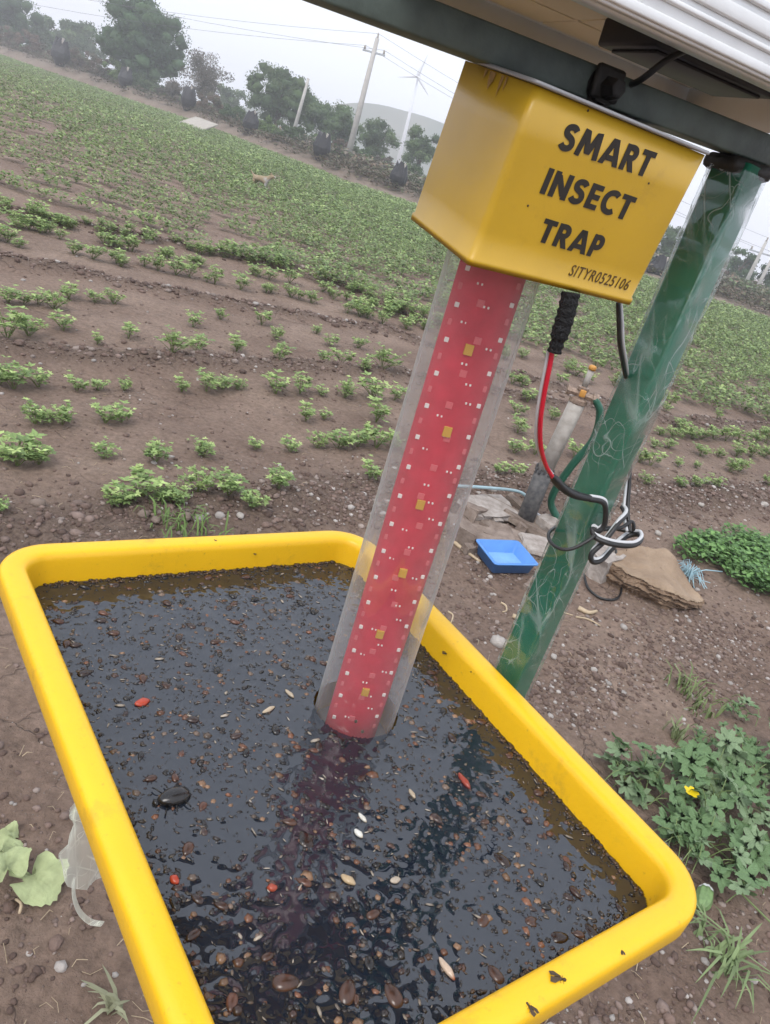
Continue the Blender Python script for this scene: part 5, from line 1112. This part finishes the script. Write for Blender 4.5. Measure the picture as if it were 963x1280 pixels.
# dry grass and clods along the bank
n_ = 9000; th_ = rng.uniform(-.85, .62, n_); rr2 = edge_r(np.sin(th_), np.cos(th_))+1.0+rng.gamma(2.2, 4.5, n_); xx = rr2*np.sin(th_); yy = rr2*np.cos(th_); PP = np.column_stack([xx, yy, hfun(xx, yy)])
V, F, T = lod_plants(PP, 10, .20, .40, .4); T = np.repeat(np.array(DRY+[(.11, .12, .06)])[rng.integers(4, size=len(F))]*rng.uniform(.7, 1.2, (len(F), 1)), 4, axis=0)
n_ = 1500; th_ = rng.uniform(-.85, .62, n_); rr2 = np.maximum(edge_r(np.sin(th_), np.cos(th_))+7, 44)+rng.gamma(2.0, 6, n_); xx = rr2*np.sin(th_); yy = rr2*np.cos(th_); PP = np.column_stack([xx, yy, hfun(xx, yy)-.1])
Vu, Fu, Tu = lod_plants(PP, 70, .24, .95, 1.0); pc_ = np.array(DRY+MDG+GRB+[(.10, .12, .06)])[rng.integers(10, size=n_)]*1.45; Tu = np.repeat(np.repeat(pc_, 70, axis=0)*rng.uniform(.7, 1.2, (n_*70, 1)), 4, axis=0)
o = link('undergrowth', new_mesh('undergrowth', Vu, Fu, 'tree_leaf', False, Tu)); tag(o, 'tangled brown and green undergrowth below the trees along the field edge', 'undergrowth', kind='stuff')
o = link('dry_grass', new_mesh('dry_grass', V, F, 'tree_leaf', False, T)); tag(o, 'dry brown grass and weeds on the bank along the field edge', 'dry grass', kind='stuff')
# black plastic bundles tied to fence posts
def bundle(px, py, dist, label, s=1.0, seed=0):
    r = np.random.default_rng(seed); g0 = onz(px, py+15*s); dist = float(edge_r(g0[0], g0[1]))+3.5; c = atdist(px, py, dist); dp = (c-EYE)@CF; R = 12.0*s*dp/FPX; gz = hz(c[0], c[1]); root = empty('black_bundle', (c[0], c[1], gz), label, 'bundle', 'black plastic bundles on posts along the field edge')
    bot = min(max(gz, c[2]-1.5*R), c[2]-1.1*R)-.05; rings = []; nn = 18; jag = r.uniform(-.1, .75, nn)
    for t, rr3 in ((0, .38), (.18, .62), (.4, .92), (.62, 1.0), (.82, .86), (1.0, .6)):
        rings.append(np.array([(c[0]+R*rr3*math.cos(2*math.pi*k/nn)*(1+.22*(r.random()-.5)), c[1]+R*rr3*.8*math.sin(2*math.pi*k/nn), bot+(c[2]+.75*R-bot)*t+(R*jag[k] if t == 1.0 else R*.12*(r.random()-.5))) for k in range(nn)]))
    obj('black_sheet', loft(rings, cap0=True, cap1=True), 'black_sheet', root, smooth=False)
    obj('post', sweep([(c[0]+R*.1, c[1]+R*.1, gz-.2), (c[0]+R*.15, c[1]-R*.2, c[2]+R*.4), (c[0]+R*.42, c[1]-R*.4, c[2]+R*1.35)], R*.13, 6), 'post_pale', root)
for k, (px, py, ds, s, lb) in enumerate(((76, 66, 47, 1.0, 'black plastic bundle on a post, leftmost along the field edge'), (157, 98, 46, .8, 'black plastic bundle in front of the bright green shrub'), (236, 122, 46, .8, 'black plastic bundle on a post above the white slab'), (314, 153, 45, .85, 'black plastic bundle on a post left of the thin short pole'), (403, 183, 44, .95, 'black plastic bundle on a post left of the tall utility pole'), (499, 220, 42, .95, 'black plastic bundle on a post beside the yellow box'), (822, 338, 44, 1.1, 'black plastic bundle on a post between the box and the green pole'))): bundle(px, py, ds, lb, s, k)
# utility poles and wires
def upole(px0, py0, px1, py1, dist, r, label, arm=True, group=None):
    b = atdist(px0, py0, dist); b[2] = hz(b[0], b[1]); d = ray(px1, py1); t = b[1]/d[1]; top = EYE+d*t
    root = empty('utility_pole', b, label, 'utility pole', group); obj('shaft', sweep([b-ZU*.3, (b+top)/2, top], [r*1.25, r, r*.75], 8), 'concrete', root)
    if arm:
        ax = np.array([.96, -.28, 0]); dn = unit(b-top); c = top+dn*.75; obj('crossarm', bbox(*c, 1.5, .1, .1, (ax, np.cross(ZU, ax), ZU), .01), 'steel_far', root)
        for s_ in (-.65, .65): obj('insulator', lathe_like([(.05, 0), (.08, .05), (.05, .1), (.07, .15), (.03, .22)], c+ax*s_+ZU*.05, ZU, 8), 'post_pale', root)
        obj('top_insulator', lathe_like([(.05, 0), (.08, .05), (.04, .12), (.06, .2), (.02, .3)], top, ZU, 8), 'post_pale', root)
    return top
t1 = upole(430, 216, 472, 48, 51.5, .17, 'tall concrete utility pole with crossarm standing on the far field edge')
upole(367, 160, 386, 98, 58, .12, 'thin short concrete pole among the bushes left of the utility pole', False)
t2 = upole(926, 366, 958, 302, 58, .13, 'utility pole right of the green pole, the left one of two', True, 'poles at the right edge')
upole(940, 372, 968, 318, 56, .12, 'short pale post right of the green pole, the right one of two', False, 'poles at the right edge')
lf = atdist(-160, -20, 75)
for k, off in enumerate((-.62, .0, .62)):
    a = t1+np.array([.96, -.28, 0])*off+ZU*(.25 if off == 0 else -.5); b = lf+np.array([0, 0, 1.0+k*.9]); P = np.array([a*(1-t)+b*t-ZU*4*.7*t*(1-t) for t in np.linspace(0, 1, 14)])
    obj('power_line', sweep(P, .008, 4), 'wire_dark', None, origin=P[0], label='thin overhead wire running left from the utility pole, '+('lowest', 'topmost', 'middle')[k]+' of three', cat='wire', group='overhead wires')
    b = t2+np.array([.96, -.28, 0])*off+ZU*(.25 if off == 0 else -.5); P = np.array([a*(1-t)+b*t-ZU*4*.6*t*(1-t) for t in np.linspace(0, 1, 14)])
    obj('power_line', sweep(P, .008, 4), 'wire_dark', None, origin=P[0], label='thin overhead wire running right from the utility pole, '+('nearest', 'topmost', 'farthest')[k]+' of three', cat='wire', group='overhead wires')
# wind turbine
tb0 = atdist(509, 160, 260); tb0[2] = 2; d = ray(523, 97); hub = EYE+d*(tb0[1]/d[1]); wt = empty('wind_turbine', tb0, 'distant white wind turbine fading into the haze', 'wind turbine')
obj('tower', sweep([tb0-ZU*3, (tb0+hub)/2, hub], [.68, .52, .36], 12), 'turbine_white', wt)
obj('nacelle', bbox(*(hub+np.array([0, -.6, .2])), 1.1, 2.1, 1.0, None, .2), 'turbine_white', wt)
for k in range(3):
    a = math.radians(78+120*k); dv = np.array([math.cos(a), 0, math.sin(a)]); sv = np.array([-math.sin(a), 0, math.cos(a)]); h0 = hub+np.array([0, -2.4, .2]); rings = []
    for t, cw in ((0, .35), (.12, .75), (.3, .65), (.7, .38), (1, .08)): rings.append(np.array([h0+dv*6.2*t+sv*cw*.68*x+np.array([0, cw*y, 0]) for x, y in ((-1, 0), (0, .22), (1, 0), (0, -.22))]))
    obj('blade', loft(rings, cap0=True, cap1=True), 'turbine_white', wt)
# white slab on the bank
p = atdist(246, 153, 50); p[2] = hz(p[0], p[1]); ax_ = unit([.94, -.34, -.02]); obj('white_slab', bbox(*(p+ZU*.25), 1.75, 1.9, .09, (ax_, unit([.34, .94, .38]), np.cross(ax_, unit([.34, .94, .38]))), .02), 'slab_white', None, origin=p, label='pale flat slab lying on the bank at the far field edge', cat='slab')
# dog in the crop
dp = gp(325, 236); k_ = (dp-EYE)@CF/FPX; dg_ = empty('dog', dp, 'tan dog with a white chest standing in the crop, facing right', 'dog')
me = bpy.data.meshes.new('dog_body'); J = [(0, 0, .50, .105), (.20, 0, .50, .11), (.40, 0, .50, .125), (.52, 0, .58, .085), (.60, 0, .68, .075), (.70, 0, .70, .06), (.80, 0, .665, .035),
     (-.06, 0, .52, .06), (-.16, 0, .60, .028), (-.25, 0, .70, .018), (-.02, .08, .40, .075), (.02, .09, .27, .045), (-.05, .09, .15, .028), (-.02, .09, .02, .026), (-.02, -.08, .40, .075), (.0, -.09, .27, .045), (-.08, -.09, .15, .028), (-.05, -.09, .02, .026),
     (.42, .08, .38, .06), (.42, .08, .22, .035), (.44, .08, .02, .026), (.44, -.08, .38, .06), (.47, -.08, .22, .035), (.46, -.08, .02, .026), (.60, .055, .76, .022), (.59, .065, .82, .010), (.60, -.055, .76, .022), (.59, -.065, .82, .010)]
E_ = [(0, 1), (1, 2), (2, 3), (3, 4), (4, 5), (5, 6), (0, 7), (7, 8), (8, 9), (0, 10), (10, 11), (11, 12), (12, 13), (0, 14), (14, 15), (15, 16), (16, 17), (2, 18), (18, 19), (19, 20), (2, 21), (21, 22), (22, 23), (4, 24), (24, 25), (4, 26), (26, 27)]
me.from_pydata([j[:3] for j in J], E_, []); to = bpy.data.objects.new('tmp', me); COL.objects.link(to); to.modifiers.new('s', 'SKIN'); sub_ = to.modifiers.new('u', 'SUBSURF'); sub_.levels = 1
for v, j in zip(me.skin_vertices[0].data, J): v.radius = (j[3], j[3]); v.use_root = False
me.skin_vertices[0].data[0].use_root = True
dm_ = bpy.data.meshes.new_from_object(to.evaluated_get(bpy.context.evaluated_depsgraph_get())); V = np.array([v.co[:] for v in dm_.vertices]); F = [tuple(f.vertices) for f in dm_.polygons]; bpy.data.objects.remove(to)
wh = ((V[:, 0] > .42) & (V[:, 2] < .56)) | (V[:, 0] > .76); T = np.where(wh[:, None], np.array([1.3, 1.6, 2.3]), np.ones(3))
V = (V-np.array([.25, 0, 0]))@rotz(-.05).T*.64-ZU*.08; obj('body', (V+dp, F, T), 'dog_tan', dg_)
for sy in (-1, 1): obj('eye', (ICO1[0]*.011+dp+(np.array([.70, sy*.045, .725])-np.array([.25, 0, 0]))*.64-ZU*.08, ICO1[1]), 'cable_black', dg_)
obj('nose', (ICO1[0]*.018+dp+(np.array([.835, 0, .668])-np.array([.25, 0, 0]))*.64-ZU*.08, ICO1[1]), 'cable_black', dg_)

# ------------------------------------------------------------------ misty air
hzm = bpy.data.materials.new('haze'); hzm.use_nodes = True; n = hzm.node_tree.nodes; n.remove(n['Principled BSDF']); pv = n.new('ShaderNodeVolumePrincipled')
pv.inputs['Color'].default_value = (.93, .95, 1, 1); pv.inputs['Density'].default_value = .0027; pv.inputs['Anisotropy'].default_value = .1
hzm.node_tree.links.new(pv.outputs[0], n['Material Output'].inputs['Volume'])
V, F = bbox(0, 0, 15.0, 1500, 1500, 34); MATS['haze'] = hzm
o = link('haze', new_mesh('haze', V, F, 'haze', False)); tag(o, 'pale mist hanging over the whole field', 'mist', kind='stuff')
